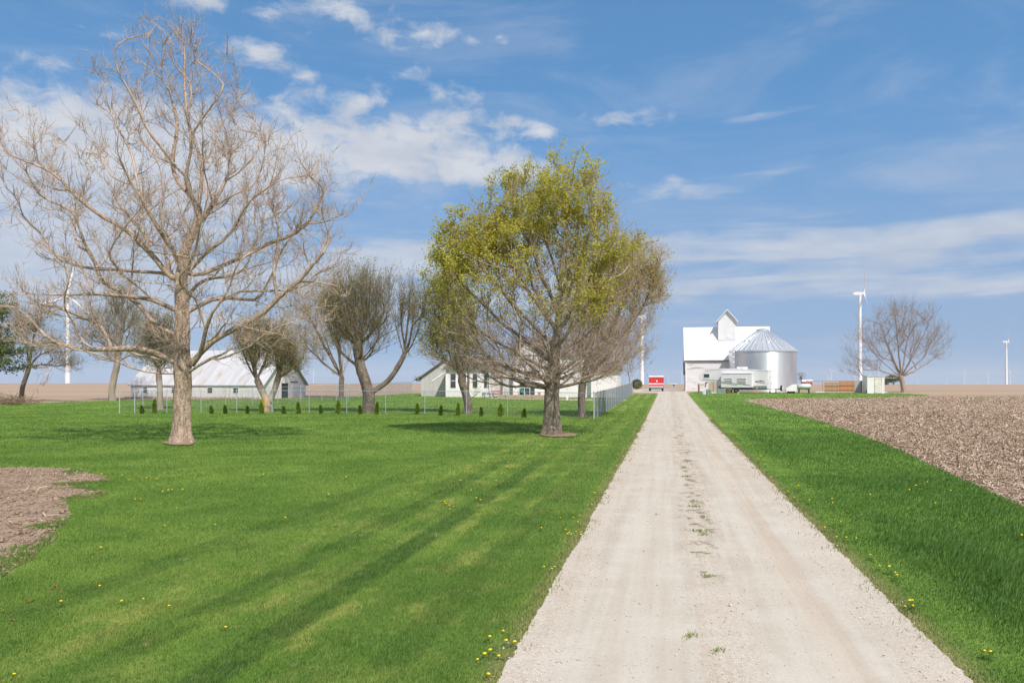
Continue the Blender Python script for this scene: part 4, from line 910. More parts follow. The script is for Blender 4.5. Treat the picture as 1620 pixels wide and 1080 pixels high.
# garage wing, gable towards the lawn
gw0, gw1 = X(657), X(738); gm = X(698); zE, zP = Z(597, 2), Z(569, 2)
MB().prism([(gw0, -.3), (gw1, -.3), (gw1, zE), (gm, zP), (gw0, zE)], 2.0, 9.0, 'y').build('garage_wall', M_hgray, root)
m = MB()
for sx_ in (-1, 1):
    ex = gw0-.35 if sx_ < 0 else gw1+.35; kz = (zP-zE)/(gm-gw0); zl = zP-kz*abs(ex-gm)
    m.add([(gm,1.7,zP+.02),(ex,1.7,zl+.02),(ex,9.2,zl+.02),(gm,9.2,zP+.02),(gm,1.7,zP+.16),(ex,1.7,zl+.16),(ex,9.2,zl+.16),(gm,9.2,zP+.16)], [(0,1,2,3),(4,5,6,7),(0,1,5,4),(1,2,6,5),(2,3,7,6)])
m.build('garage_roof', M_shin, root)
MB().bar((X(675),1.98,Z(603,2)),(X(700),1.98,Z(586,2)),.05,.16).build('roof_trim', M_trim, root); MB().box(X(699), X(704.5), 1.9, 1.997, -.2, Z(601,2)).build('garage_door', M_tan, root)
# sun room with the row of windows
x1 = X(776); zt = Z(584)
MB().box(0, x1, 0, 7, -.05, zt).build('wall', M_hsid, root); MB().box(0, x1, .03, 6.9, -.5, -.05).build('foundation', M_found, root)
MB().prism([(-.35, zt), (x1+.35, zt), (x1-1.2, zt+1.5), (1.2, zt+1.5)], -.35, 7.2, 'y').build('roof', M_shin, root)
for p0, p1 in ((713,722),(730.5,738.5),(748.5,756.5),(766.5,775)): window(root, X(p0), X(p1)-.06, 0, Z(613), Z(591), 1)
# set-back porch wall and main block
x2 = X(930)
MB().box(x1, X(812), 2.0, 7, -.05, Z(580,2)).build('porch_wall', M_hgray, root); MB().box(X(812), x2, 1.2, 9, -.05, Z(562,1)).build('main_wall', M_hsid, root)
mz = Z(562,1); MB().prism([(1.2-.4, mz-.05), (9.4, mz-.05), (5.1, mz+2.3)], X(812)-.4, x2+.4, 'x').build('main_roof', M_shin, root)
gz0 = Z(560,.9); MB().prism([(X(809), -.05), (X(853), -.05), (X(853), gz0), (X(831), Z(541,.9)), (X(809), gz0)], .9, 5.5, 'y').build('front_gable', M_hsid, root)
m = MB()
for sx_ in (-1, 1):
    ex = X(831)+sx_*(X(853)-X(831)+.35); kz = (Z(541,.9)-gz0)/(X(853)-X(831)); zl = Z(541,.9)-kz*abs(ex-X(831))
    m.add([(X(831),.6,Z(541,.9)+.02),(ex,.6,zl+.02),(ex,5.5,zl+.02),(X(831),5.5,Z(541,.9)+.02),(X(831),.6,Z(541,.9)+.16),(ex,.6,zl+.16),(ex,5.5,zl+.16),(X(831),5.5,Z(541,.9)+.16)], [(0,1,2,3),(4,5,6,7),(0,1,5,4),(1,2,6,5)])
m.build('gable_roof', M_shin, root)
for p0, p1 in ((827,834.5),(839,846)): window(root, X(p0), X(p1), .9, Z(601,.9), Z(588,.9), 0)
MB().prism([(X(824), Z(587,.9)), (X(849), Z(587,.9)), (X(845), Z(581,.9)), (X(828), Z(581,.9))], .6, .897, 'y').build('window_hood', M_trim, root)
MB().box(X(820), X(843), .86, .897, 0, Z(604,.9)).build('patio_door', M_glass, root); MB().box(X(787), X(790), 1.9, 1.997, 0, Z(593,2)).build('door', M_brown, root)
x3 = X(969); MB().box(x2, x3, .4, 7, -.0, Z(586.5,.4)).build('wing_wall', M_hsid, root); MB().box(x2, x3, .45, 6.9, -.5, 0).build('wing_foundation', M_found, root); MB().prism([(.0, Z(586.5,.4)), (7.4, Z(586.5,.4)), (3.7, Z(574,.4))], x2, x3+.3, 'x').build('wing_roof', M_shin, root)
MB().box(X(792), X(862), -1.6, .88, -.3, .28).build('deck', M_tan, root)
m = MB()
for i in range(8): m.box(X(800)+i*.62, X(800)+i*.62+.06, -1.6, -1.54, .28, 1.1)
m.box(X(800), X(800)+4.4, -1.6, -1.54, 1.1, 1.16); m.build('deck_rail', M_trim, root)

# ---- play things on the house lawn
x, y, z, s_ = P(788, 629); M_blue = mat('blue_plastic', (.10,.36,.58), rough=.4)
root = thing('swing_set', 'blue and grey A-frame swing set on the house lawn', 'swing set', (x, y, z), ROT)
w = 33/s_; h = 31/s_
for q in (-w/2, w/2):
    MB().tube([(q,-.9,0),(q,0,h)], .05, 6).build('leg', M_galv, root); MB().tube([(q,.9,0),(q,0,h)], .05, 6).build('leg', M_galv, root)
MB().tube([(-w/2-.1,0,h),(w/2+.1,0,h)], .07, 8).build('top_bar', M_blue, root)
for q in (-w*.22, w*.2):
    se = MB().box(q-.28,q+.28,-.12,.12,.5,.56).build('seat', M_blue, root); MB().tube([(q-.26,0,.55),(q-.26,0,h)],.012,4).tube([(q+.26,0,.55),(q+.26,0,h)],.012,4).build('chain', M_galv, se)
x, y, z, s_ = P(785, 628.5)
root = thing('toy_table', 'small red plastic picnic table beside the swing set', 'toy table', (x, y-.6, z), ROT); M_pr = mat('red_plastic', (.66,.05,.04), rough=.4)
MB().box(-.55,.55,-.35,.35,.72,.80).build('table_top', M_pr, root, bevel=.02)
for q in (-.6,.6): MB().box(-.5,.5,q-.13,q+.13,.36,.43).build('bench', M_pr, root, bevel=.02)
for q in (-.35,.35): MB().bar((q,-.6,0),(q,.2,.72),.07).bar((q,.6,0),(q,-.2,.72),.07).build('leg', M_trim, root)
x, y, z, s_ = P(824, 628.5); M_teal = mat('teal_plastic', (.03,.30,.26), rough=.4)
root = thing('toy_slide', 'small teal plastic slide in front of the deck', 'slide', (x, y, z), ROT)
MB().prism([(-.1,.95),(.15,.95),(.9,.12),(1.1,.08),(1.1,.0),(.8,.0)], -.22, .22, 'y').build('chute', M_teal, root); MB().bar((-.15,-.22,0),(-.1,-.22,1.3),.07).bar((-.15,.22,0),(-.1,.22,1.3),.07).box(-.16,-.08,-.22,.22,.3,.36).box(-.16,-.08,-.22,.22,.62,.68).build('ladder', M_teal, root)
for px, row, hh, wd, mm, lb in ((897.5,633,18,.20,M_trim,'square white post on the sandy edge behind the maple trunk'),(853,632,11,.26,M_tan,'short tan post at the sandy edge left of the maple trunk')):
    x, y, z, s_ = P(px, row); root = thing('post', lb, 'post', (x, y, z), ROT); MB().box(-wd/2,wd/2,-wd/2,wd/2,-.2,hh/s_).build('shaft', mm, root, bevel=.01); MB().box(-wd*.62,wd*.62,-wd*.62,wd*.62,hh/s_,hh/s_+.05).build('cap', mm, root)

# ---- odds and ends around the travel trailer
x, y, z, s_ = P(1105.5, 623.5); root = thing('wooden_post', 'weathered wooden post in the grass before the crib barn', 'post', (x, y, z), .3)
MB().lathe([(.13,-.2),(.12,.8),(.115,1.35),(.06,1.40)], 10).build('shaft', M_brown, root, True); MB().box(-.03,.03,-.17,-.12,.9,1.0).build('hook', M_steel, root)
x, y, z, s_ = P(1116, 624); root = thing('water_hydrant', 'red and white yard hydrant with a black cap beside the wooden post', 'hydrant', (x, y, z), .4)
MB().tube([(0,0,0),(0,0,1.05)], .055, 10).build('pipe', M_trim, root, True); MB().lathe([(.09,1.0),(.1,1.18),(.05,1.22)], 10).build('head', mat('red_iron', (.5,.05,.04)), root, True); MB().bar((0,0,1.2),(.12,0,1.5),.07).bar((-.05,0,1.45),(.32,0,1.62),.09,.12).build('handle', M_blk, root); MB().lathe([(.25,0),(.22,.35),(.1,.42)],12,(-.2,.1,0)).build('bucket', M_galv, root, True)
M_box = mat('green_utility_paint', (.22,.31,.26), rough=.5)
for px, w_, h_, lb in ((1121,7.5,6,'small green utility box beside the wooden panels'),(1141,13,7,'wide green utility box right of the wooden panels')):
    x, y, z, s_ = P(px, 622.5); root = thing('utility_box', lb, 'utility box', (x, y, z), ROT*.6); q = w_/s_/2; MB().box(-q,q,-.35,.35,-.05,h_/s_).build('cabinet', M_box, root, bevel=.03); MB().prism([(-.4,h_/s_),(.4,h_/s_),(.36,h_/s_+.06),(-.36,h_/s_+.06)], -q-.03, q+.03, 'x').build('lid', M_box, root); MB().box(-.06,.06,-.38,-.351,h_/s_*.45,h_/s_*.6).build('latch', M_steel, root)
x, y, z, s_ = P(1128, 622); root = thing('panel_stack', 'tan wooden panels standing on edge in front of the trailer nose', 'panels', (x, y, z), ROT)
M_ply = mat('pale_planks', (.48,.40,.30), (.40,.33,.24), 2, (4,1,.3), rough=.85)
for i, (q0, q1) in enumerate(((-.62,-.02),(.06,.56))): MB().box(q0,q1,-.06+i*.03,.0+i*.03,.12,1.62).build('panel', M_ply, root)
MB().bar((.02,-.08,.05),(.02,-.08,1.6),.06).bar((.6,-.08,.05),(.6,-.08,1.62),.06).build('upright', M_brown, root); MB().box(-.2,.65,-.3,.3,.0,.12).build('base', M_trim, root)
x, y, z, s_ = P(1197.5, 622); root = thing('marker_post', 'thin orange marker post in the grass by the trailer steps', 'marker', (x, y, z)); MB().tube([(0,0,0),(0,0,.9)], .05, 8).build('shaft', mat('orange_plastic', (.75,.30,.03)), root, True); MB().lathe([(.055,.72),(.055,.8)], 8).build('band', M_trim, root)
x, y, z, s_ = P(1167.5, 624); root = thing('tree_stump', 'small brown wooden stump in the grass before the trailer wheels', 'stump', (x, y, z)); MB().lathe([(.16,-.1),(.13,.15),(.12,.38)], 9).build('stump', M_tan, root, True); MB().bar((.02,0,.3),(.14,-.05,.42),.07).build('spur', M_tan, root)
def tuft(name, label, cat, px, row, n, h, w, m, spread, group=None):
    x, y, z, s_ = P(px, row); o = thing(name, label, cat, (x, y, z), 0, group)
    xx = x+RNG.normal(0, spread, n); yy = y+RNG.normal(0, spread, n); V, Fc = blades(xx, yy, h*RNG.uniform(.5,1.1,n), np.full(n, w), .75, (.05,0)); V = V-np.array([x, y, z]); link('leaves', np_mesh('leaves', V, Fc, 3), m, o); return o
tuft('ornamental_grass', 'clump of dry ornamental grass before the travel trailer', 'grass clump', 1151, 622.5, 420, 1.05, .022, mat('dry_grass', (.40,.30,.19), (.32,.24,.15), 3), .16)

# ---- right of the bin: auger hopper, tank, panels, shed
x, y, z, s_ = P(1253, 622.3); root = thing('auger_hopper', 'white wedge-shaped auger hopper with black underside beside the grain bin', 'hopper', (x, y, z), ROT)
MB().prism([(-.85,.30),(-.85,.62),(.05,1.22),(.55,1.28),(.55,.30)], -.6, .6, 'y').build('hopper', M_wht, root, bevel=.02); MB().box(-.6,.3,-.5,.5,.08,.30).build('undercarriage', M_blk, root)
for q in (-.35,.15): MB().lathe([(.02,0),(.16,0),(.16,.12),(.02,.12)], 12, (q,-.62,.16), 'y').build('wheel', M_blk, root)
x, y, z, s_ = P(1276, 622.3); root = thing('fuel_tank', 'silver horizontal fuel tank on a stand beside the white auger hopper', 'tank', (x, y+1, z), ROT)
MB().lathe([(.05,-.95),(.3,-.9),(.42,-.75),(.42,.75),(.3,.9),(.05,.95)], 24, (0,0,.95), 'x').build('tank', M_galv, root, True); MB().box(-.7,-.6,-.35,.35,0,.6).build('stand_leg', M_steel, root); MB().box(.6,.7,-.35,.35,0,.6).build('stand_leg', M_steel, root); MB().lathe([(.07,1.35),(.07,1.45)],8).build('cap', M_steel, root)
x, y, z, s_ = P(1322, 621.6); root = thing('cattle_panel', 'orange-brown wooden board fence panel beside a grey steel gate', 'fence panel', (x, y, z), ROT)
k = 1/s_; M_ced = mat('cedar_boards', (.52,.22,.085), (.36,.20,.11), 2.2, (2.5,1,.2), rough=.8, bump=.3); M_ced2 = mat('greyed_cedar_boards', (.44,.27,.15), (.33,.22,.14), 2.2, (2.5,1,.2), rough=.8, bump=.3)
def boards(name, x0, x1, h, m):
    mb = MB(); n = max(3, int((x1-x0)/.16)); w = (x1-x0)/n
    for i in range(n): mb.box(x0+i*w+.008, x0+(i+1)*w-.008, -.02+.008*(i%2), .02, .12, h*random.uniform(.97,1.03))
    o = mb.build(name, m, root); MB().box(x0, x1, -.06, -.024, h*.22, h*.22+.09).box(x0, x1, -.06, -.024, h*.60, h*.60+.09).build('rail', M_brown, o)
boards('left_boards', -17*k, 4*k, 17.5*k, M_ced2); boards('right_boards', 4.3*k, 28*k, 19*k, M_ced)
x, y, z, s_ = P(1357, 621.6); root = thing('steel_gate', 'plain grey sheet steel gate between the orange boards and the white shed', 'gate', (x, y+.05, z), ROT); k = 1/s_
MB().box(-6.3*k, 5.8*k, -.03, .03, .08, 19*k).build('sheet', mat('grey_sheet', (.42,.42,.41), (.36,.36,.36), 1, rough=.5, metal=.3), root); MB().box(5.9*k, 6.9*k, -.06, .06, 0, 20*k).build('post', mat('rusty_post', (.20,.12,.09)), root); MB().box(5.2*k,6.0*k,-.08,-.031,10*k,11.2*k).build('latch', M_steel, root)
xs0 = P(1372, 622.2); root = thing('white_shed', 'small flat-roofed white shed with a cream door beside the leafless tree', 'shed', (xs0[0], xs0[1], xs0[2]), ROT); k = 1/xs0[3]
hS = 27*k; wS = 25.5*k; MB().box(0, wS, 0, 2.6, 0, hS).build('wall', M_wht, root); MB().box(-.06, wS+.08, -.08, 2.7, hS, hS+.09).build('roof', mat('shed_roof', (.62,.60,.58)), root)
d_ = MB().box(wS*.44, wS*.83, -.035, -.002, .08, hS*.86).build('door', mat('cream_door', (.74,.71,.62), rough=.5), root); MB().lathe([(.01,-.03),(.04,-.02),(.04,.0)], 8, (wS*.48, -.035, hS*.42), 'y').build('handle', M_steel, d_)
m = MB().box(wS*.42, wS*.44, -.045, -.002, .05, hS*.88).box(wS*.83, wS*.85, -.045, -.002, .05, hS*.88).box(wS*.42, wS*.85, -.045, -.002, hS*.88, hS*.90); m.build('door_frame', mat('grey_frame', (.45,.44,.43)), root)
for q in (0, wS-.08): MB().box(q, q+.08, -.02, -.003, 0, hS).build('corner_board', M_trim, root)
x, y, z, s_ = P(1375, 622); root = thing('hay_bale', 'low brown round straw bale lying before the white shed', 'bale', (x, y-.5, z), ROT)
MB().lathe([(.05,-.62),(.24,-.6),(.27,-.5),(.27,.5),(.24,.6),(.05,.62)], 18, (0,0,.24), 'x').build('bale', mat('straw', (.34,.22,.12), (.25,.16,.085), 14, (.3,1,1), rough=.95, bump=.8), root, True); MB().lathe([(.275,-.2),(.275,-.17)], 18, (0,0,.24), 'x').lathe([(.275,.17),(.275,.2)], 18, (0,0,.24), 'x').build('twine', M_tan, root)
sheet('concrete_pad', polyP([(1288,621.6),(1406,621.9),(1402,619.9),(1292,619.6)]), .06, M_conc, 1.5)
x0 = P(1274, 617.5); q0 = at(1275, 602.5, 135); q1 = at(1364, 602.2, 128.5); root = thing('pipe_rail', 'long thin pale pipe rail running behind the fuel tank to the shed', 'rail', (q0.x, q0.y, gnd(q0.x, q0.y)))
d_ = q1-q0; h0 = q0.z-gnd(q0.x, q0.y); MB().tube([(0,0,h0),(d_.x,d_.y,h0+d_.z)], .07, 8).build('pipe', mat('pale_pipe', (.55,.50,.45)), root)
for t_ in (.02, .31, .98): MB().box(d_.x*t_-.06, d_.x*t_+.06, d_.y*t_-.06, d_.y*t_+.06, -.1, h0+d_.z*t_-.03).build('post', M_tan, root)

# ---- shrubs
def cone_bush(px, row, h, r, label, seed, group, m=None, name='arborvitae', cat='shrub', n=900, tip=1.0):
    g = np.random.default_rng(seed); x, y, z, s_ = P(px, row); root = thing(name, label, cat, (x, y, z), g.uniform(0, 6), group); h *= g.uniform(.88, 1.1); r *= g.uniform(.78, 1.22); root.rotation_euler = (g.normal(0, .05), g.normal(0, .05), g.uniform(0, 6))
    t_ = g.uniform(0, 1, n)**.8; an = g.uniform(0, 2*PI, n); prof = np.sin(np.clip((t_*.93+.10), 0, 1)*PI)**.55*(1-t_*.62*tip) if tip else np.sqrt(np.clip(1-(2*t_-1)**2, .05, 1))
    rr = r*prof*g.uniform(.35, 1.05, n)**.5*(1+.22*np.sin(an*3+seed)+.15*np.sin(an*5+t_*7)); p = np.stack([rr*np.cos(an), rr*np.sin(an), t_*h*g.uniform(.93, 1.05, n)+.03], -1)
    d = np.stack([np.cos(an)*.5, np.sin(an)*.5, g.uniform(.3, 1.3, n)], -1)+g.normal(0, .3, (n, 3)); d /= np.linalg.norm(d, axis=1)[:, None]; b = np.cross(d, g.normal(0, 1, (n, 3))); b /= np.linalg.norm(b, axis=1)[:, None]
    L_ = (.10*g.uniform(.6, 1.4, n)*max(1, h/1.1))[:, None]; V = np.stack([p, p+d*L_*.5+b*L_*.3, p+d*L_, p+d*L_*.5-b*L_*.3], 1).reshape(-1, 3)
    link('foliage', np_mesh('foliage', V, np.arange(4*n).reshape(-1, 4), 4), m, root); MB().lathe([(.03*h/1+.01,-.1),(.02*h+.005,h*.6)], 7).build('stem', M_brown, root); return root
M_arb = leafmat('arborvitae_green', (.17,.27,.035), (.27,.36,.05), .4); M_arb2 = leafmat('dark_arborvitae', (.11,.19,.03), (.17,.25,.04), .35)
ORD = 'first second third fourth fifth sixth seventh eighth ninth tenth eleventh twelfth thirteenth fourteenth fifteenth sixteenth seventeenth eighteenth nineteenth'.split()
ARB = [(225,655,11),(244,654,20),(335,655,11),(357,655,14),(392,655,12),(414,655,17),(449,655,12),(473,655,17),(508,655,12),(535,655,20),(570,656,12),(596,656,19),(660,656,16),(697,658,14),(724,658,18),(762,659,12),(791,659,20),(829,661,13)]
for i, (px, row, hp) in enumerate(ARB):
    tall = hp >= 15; s_ = P(px, row)[3]
    cone_bush(px, row, hp/s_, (.20 if tall else .19)*hp/s_*(1.25 if not tall else 1.05), '%s young %s evergreen from the left in the row along the front fence' % (ORD[i], 'tall pointed' if tall else 'short dark'), 40+i, 'young evergreens planted along the fence', M_arb if tall else M_arb2, n=700)
cone_bush(1008, 615.5, 1.9, 1.15, 'clipped round green bush at the far end of the chain-link fence', 77, None, leafmat('bush_green', (.10,.13,.03), (.17,.20,.05), .25), 'round_bush', 'bush', 1900, 0)
# pine whose trunk stands just outside the left edge
fr = Frame(-17, 640); t = Tree((fr.x, fr.y, fr.z), 21); g = t.rng
t.limb([fr(-17,630), fr(-17,560), fr(-15,500), fr(-13,458)], .4, .02)
for z_ in np.linspace(655-70, 470, 15):
    for q in range(5):
        an = g.uniform(0, 2*PI); L_ = (28+.30*(z_-455))/fr.s*g.uniform(.7, 1.15); p0 = np.array(fr(-16, z_)); t.limb([p0, p0+np.array([math.cos(an)*L_*.5, math.sin(an)*L_*.5, .1]), p0+np.array([math.cos(an)*L_, math.sin(an)*L_, .35])], .35, .05)
pine = make_tree('pine_tree', 'dark green pine reaching in from the left edge above the brush pile', fr, t, B_OLD, B_OLT, leafmat('pine_needles', (.10,.14,.045), (.17,.20,.06), .2), .22, .01, .05, .1, [dict(n=1500, L=(.3,.7), r=(.012,.006), up=.3, rmax=.06)], dict(n=16000, size=.15, spread=.14, droop=-.2))
x, y, z, s_ = P(8, 640); root = thing('brush_pile', 'heap of dead brown branches under the crooked tree at the far left', 'brush pile', (x, y, z))
tb = Tree((0,0,0), 5); n = 420; g = tb.rng; p0 = np.stack([g.normal(0,1.1,n), g.normal(0,.9,n), np.abs(g.normal(.15,.18,n))], -1); d0 = np.stack([g.normal(0,1,n), g.normal(0,1,n), g.normal(0.05,.12,n)], -1); d0 /= np.linalg.norm(d0,axis=1)[:,None]
ms, _ = tb.twigs(n, (.6,1.9), (.028,.012), 0, pos=(p0,d0), spread=.3, out=1); link('branches', np_mesh('branches', *ms, 4), B_OLT, root); ms, _ = tb.twigs(700, (.3,.9), (.012,.006), .1, pos=(p0,d0)); link('twigs', np_mesh('twigs', *ms, 4), B_BUD, root)
# ------------------------------------------------------------------ chain-link fences
M_fpost = mat('fence_post_zinc', (.46,.50,.53), (.40,.44,.47), 3, rough=.5, metal=.3); M_wire = mat('fence_wire_zinc', (.19,.215,.24), rough=.55, metal=.3)
def chain_fence(name, label, line, posts, h, gate=(), dia=.075, wr=.0017, bottom=.04):
    """line: ground polyline; posts: list of distances along it"""
    pts = [Vector((p[0], p[1], 0)) for p in line]; seg = [(pts[i+1]-pts[i]).length for i in range(len(pts)-1)]; tot = sum(seg)
    def pos(d):
        for i, L in enumerate(seg):
            if d <= L or i == len(seg)-1: q = pts[i].lerp(pts[i+1], d/L); return q
            d -= L
    o = pos(0); root = thing(name, label, 'fence', (o.x, o.y, gnd(o.x, o.y)))
    loc = lambda d, z: (lambda q: Vector((q.x-o.x, q.y-o.y, gnd(q.x, q.y)-root.location.z+z)))(pos(d))
    for i, d in enumerate(posts):
        end = i in (0, len(posts)-1) or d in gate; r = .036 if end else .024
        m = MB().tube([loc(d, -.2), loc(d, h+.03)], r, 8); m.build('post', M_fpost, root, True)
        MB().lathe([(r+.006,0),(r+.004,.05),(.01,.075)], 8, loc(d, h+.03)).build('post_cap', M_fpost, root.children[-1], True)
    ds = np.linspace(0, tot, max(2, int(tot/2.5)+1)); MB().tube([loc(d, h) for d in ds], .017, 6).build('top_rail', M_fpost, root, True)
    # woven mesh: two families of diagonal wires
    nW = int((tot+h)/dia); V = []; Fs = []
    hh = h-bottom; st = 4
    D0 = np.arange(nW+int(h/dia))*dia-h
    for sgn in (1, -1):
        t_ = np.linspace(0, 1, st+1); d = D0[:, None]+(t_ if sgn > 0 else 1-t_)[None]*hh; z = bottom+t_[None]*hh+0*d
        dc = np.clip(d, 0, tot); inside = (d >= -.001) & (d <= tot+.001)
        cum = np.concatenate([[0], np.cumsum(seg)]); X_ = np.interp(dc, cum, [p.x for p in pts]); Y_ = np.interp(dc, cum, [p.y for p in pts]); Z_ = gz(X_, Y_)+z
        tx = np.gradient(np.array([p.x for p in pts])) if False else None
        q = np.stack([X_-o.x, Y_-o.y, Z_-root.location.z], -1)
        off = np.array([(pts[-1]-pts[0]).y, -(pts[-1]-pts[0]).x, 0]); off = off/np.linalg.norm(off)*wr*(.9 if sgn > 0 else -.9)
        dirv_ = np.array((pts[-1]-pts[0]).normalized()); wv = dirv_*.7071-np.array([0,0,.7071])*sgn
        a_ = q+off+wv*wr; b_ = q+off-wv*wr; c_ = q+off*2.6
        v = np.stack([a_, b_, c_], 2); n = len(D0); base = sum(len(k) for k in V); V.append(v.reshape(-1, 3))
        idx = (np.arange(n)[:, None]*(st+1)+np.arange(st)[None]); ok = (inside[:, :-1] & inside[:, 1:])
        idx = idx[ok]*3+base
        for u0, u1 in ((0,1),(1,2),(2,0)): Fs.append(np.stack([idx+u0, idx+u1, idx+3+u1, idx+3+u0], 1))
    link('chain_mesh', np_mesh('chain_mesh', np.concatenate(V), np.concatenate(Fs), 4), M_wire, root)
    return root
def along(line, pxs):
    """distances along a ground polyline where it passes given photograph columns"""
    out = []
    for px in pxs:
        d = 0; k = (px-CX)/F
        for a, b in zip(line[:-1], line[1:]):
            L = (b-a).length; den = (b.x-a.x)-k*(b.y-a.y); t = (k*a.y-a.x)/den
            if -.002 <= t <= 1.002: out.append(d+max(0, min(1, t))*L); break
            d += L
    return out
HF = 1.62
FL = [Vector(P(*q)[:2]) for q in ((189,654.2),(430,653.2),(560,654),(672,655.4),(803,657.6),(939.5,662.8))]
ds = along(FL, [189,213,226,264,318,374.5,430.5,489,548.5,610,672,738,803,864,939.5])
chain_fence('front_fence', 'long front chain-link fence of grey steel posts behind the row of young evergreens', FL, ds, HF, gate=(ds[0], ds[1]))
cA = P(939.5, 662.8); cB = P(1000, 625); a, b = Vector(cA[:2]), Vector(cB[:2]); a = a+(b-a)*.002; n = int((b-a).length/2.4); Ltot = (b-a).length
chain_fence('side_fence', 'chain-link side fence running along the drive towards the round bush', (a, b), [Ltot*i/n for i in range(n+1)], HF, dia=.065)
B1 = [P(226,648.5)[:2], P(329,646.5)[:2], P(516,635.5)[:2], P(652,622.5)[:2]]
tot = sum((Vector(B1[i+1])-Vector(B1[i])).length for i in range(3)); n = int(tot/3.2)
chain_fence('back_fence', 'distant chain-link fence crossing the yard between barn and house', B1, [tot*i/n for i in range(n+1)], HF)

# ------------------------------------------------------------------ wind turbines
M_tur = mat('turbine_white', (.82,.83,.84), rough=.5)
def turbine(hx, hy, bx, by, dist, yaw, blen, rot, label, rr=(1.9, 1.1), name='wind_turbine'):
    """hub at photo pixel (hx, hy), base at (bx, by); blen in pixels of true blade length"""
    k = dist/F; b = at(bx, by, dist); zt = EYE+(HZ-hy)*k; zb = min(b.z, gnd(b.x, dist))-.5
    root = thing(name, label, 'turbine', (b.x, dist, zb), 0, 'wind turbines on the horizon'); H = zt-zb
    MB().lathe([(rr[0], 0), (rr[0]*.9, H*.3), (rr[1], H-1.2), (rr[1], H-1)], 20).build('tower', M_tur, root, True)
    nac = bpy.data.objects.new('nacelle', None)
    ca, sa = math.cos(yaw), math.sin(yaw); ax = Vector((ca, sa, 0)); up = Vector((0,0,1)); side = ax.cross(up); c = Vector((0,0,H))
    bl = blen*k; s_ = bl/40
    def W3(p): return c+ax*p[0]+side*p[1]+up*p[2]
    prof = [(-7,-1.0),(-7.2,1.2),(-5,1.9),(2.4,1.7),(2.8,-1.4),(-4,-1.7)]; m = MB()
    m.add([W3((x*s_*1.25, y, z*s_*1.25)) for y in (-1.7*s_, 1.7*s_) for x, z in prof], [tuple(range(6)), tuple(range(11,5,-1))]+[(i,(i+1)%6,(i+1)%6+6,i+6) for i in range(6)]); m.build('nacelle', M_tur, root, bevel=.15*s_)
    m = MB(); hub = 5.2*s_
    vs = []; nn = 12; pr_ = [(3.4*s_*1.0,1.7*s_),(4.8*s_,1.8*s_),(6.2*s_,1.2*s_),(6.9*s_,.1*s_)]
    for (q, r) in pr_:
        for j in range(nn): an = 2*PI*j/nn; vs.append(W3((q, r*math.cos(an), r*math.sin(an))))
    m.add(vs, [(i*nn+j, i*nn+(j+1)%nn, (i+1)*nn+(j+1)%nn, (i+1)*nn+j) for i in range(3) for j in range(nn)]); m.build('hub', M_tur, root, True)
    for j in range(3):
        an = rot+j*2*PI/3; rd = side*math.sin(an)+up*math.cos(an); td = side*math.cos(an)-up*math.sin(an); m = MB(); vs = []; N = 9; secs = [(1,1.0,1.0,0),(4,1.1,1.0,.2),(9,2.0,.5,.35),(18,1.5,.34,.2),(28,1.0,.22,.1),(36,.6,.12,.03),(40,.15,.05,0)]
        for (q, w, th, tw) in secs:
            for i in range(8):
                a2 = 2*PI*i/8; u = math.cos(a2)*w*.68*s_; v = math.sin(a2)*th*s_; u2 = u*math.cos(tw)-v*math.sin(tw); v2 = u*math.sin(tw)+v*math.cos(tw); vs.append(c+ax*(hub+v2+(q*s_)*.03)+rd*q*s_+td*(u2+w*.3*s_))
        n_ = len(secs); m.add(vs, [(i*8+a, i*8+(a+1)%8, (i+1)*8+(a+1)%8, (i+1)*8+a) for i in range(n_-1) for a in range(8)]+[tuple((n_-1)*8+a for a in range(8))]); m.build('blade', M_tur, root, True)
    return root
turbine(1355, 464.5, 1360.5, 606, 850, R(-15), 46, R(3), 'tall white wind turbine rising behind the leafless tree at the right', (2.3,1.3))
turbine(1590, 540.5, 1592, 609, 1500, R(-20), 24, R(-6), 'white wind turbine alone near the right edge of the field', (2.4,1.4))
turbine(113, 470, 107, 607, 850, R(-62), 57, R(109), 'large wind turbine at the far left, half hidden by sycamore branches', (2.6,1.4))
turbine(1016, 500, 1015.5, 606.5, 850, R(-14), 36, R(2), 'wind turbine tower rising just left of the red hopper trailer', (2.2,1.3))
small = [(1058,594.5,606,'tiny pale turbine on the horizon just right of the red trailer'),(1078.5,588,606,'small turbine close to the left edge of the crib barn'),(1315,587,607.5,'small turbine above the orange wooden boards'),(1310,595,607.5,'tiny faint turbine above the left end of the orange boards'),(1352.5,595,607.5,'tiny faint turbine close left of the tall turbine tower'),(1370.5,587.5,607,'left one of three small turbines over the white shed'),(1376,583,607,'middle one of three small turbines over the white shed'),(1390.5,580,607,'right one of three small turbines over the white shed'),(1452,599,608.5,'tiny turbine on the skyline just right of the leafless tree trunk'),(1496.5,599.5,609,'tiny faint turbine on the skyline right of the leafless tree crown'),(1526,588.5,609,'small turbine on the right skyline, left of the one near the edge'),(1563,591,609,'small turbine on the skyline left of the right-edge turbine'),(1598.5,589.5,609,'small turbine directly right of the right-edge turbine'),(1547.5,603,609,'faintest tiny turbine between two small ones on the right skyline'),(496,589,606.5,'small turbine seen between the low barn and the splayed-limb tree'),(216,592,606,'small turbine just above the left end of the low barn roof')]
for i, (x, y, yb_, lb) in enumerate(small):
    h = yb_-y; dist = max(2400, min(7000, 90*F/h*.8)); k = dist/F
    turbine(x, y, x, yb_, dist, R([14, -20, 60, 35][i % 4]), h*.42, R([10, 50, 85, 30, 0][i % 5]), lb, (max(1.6, .42*k), max(1.0, .28*k)))
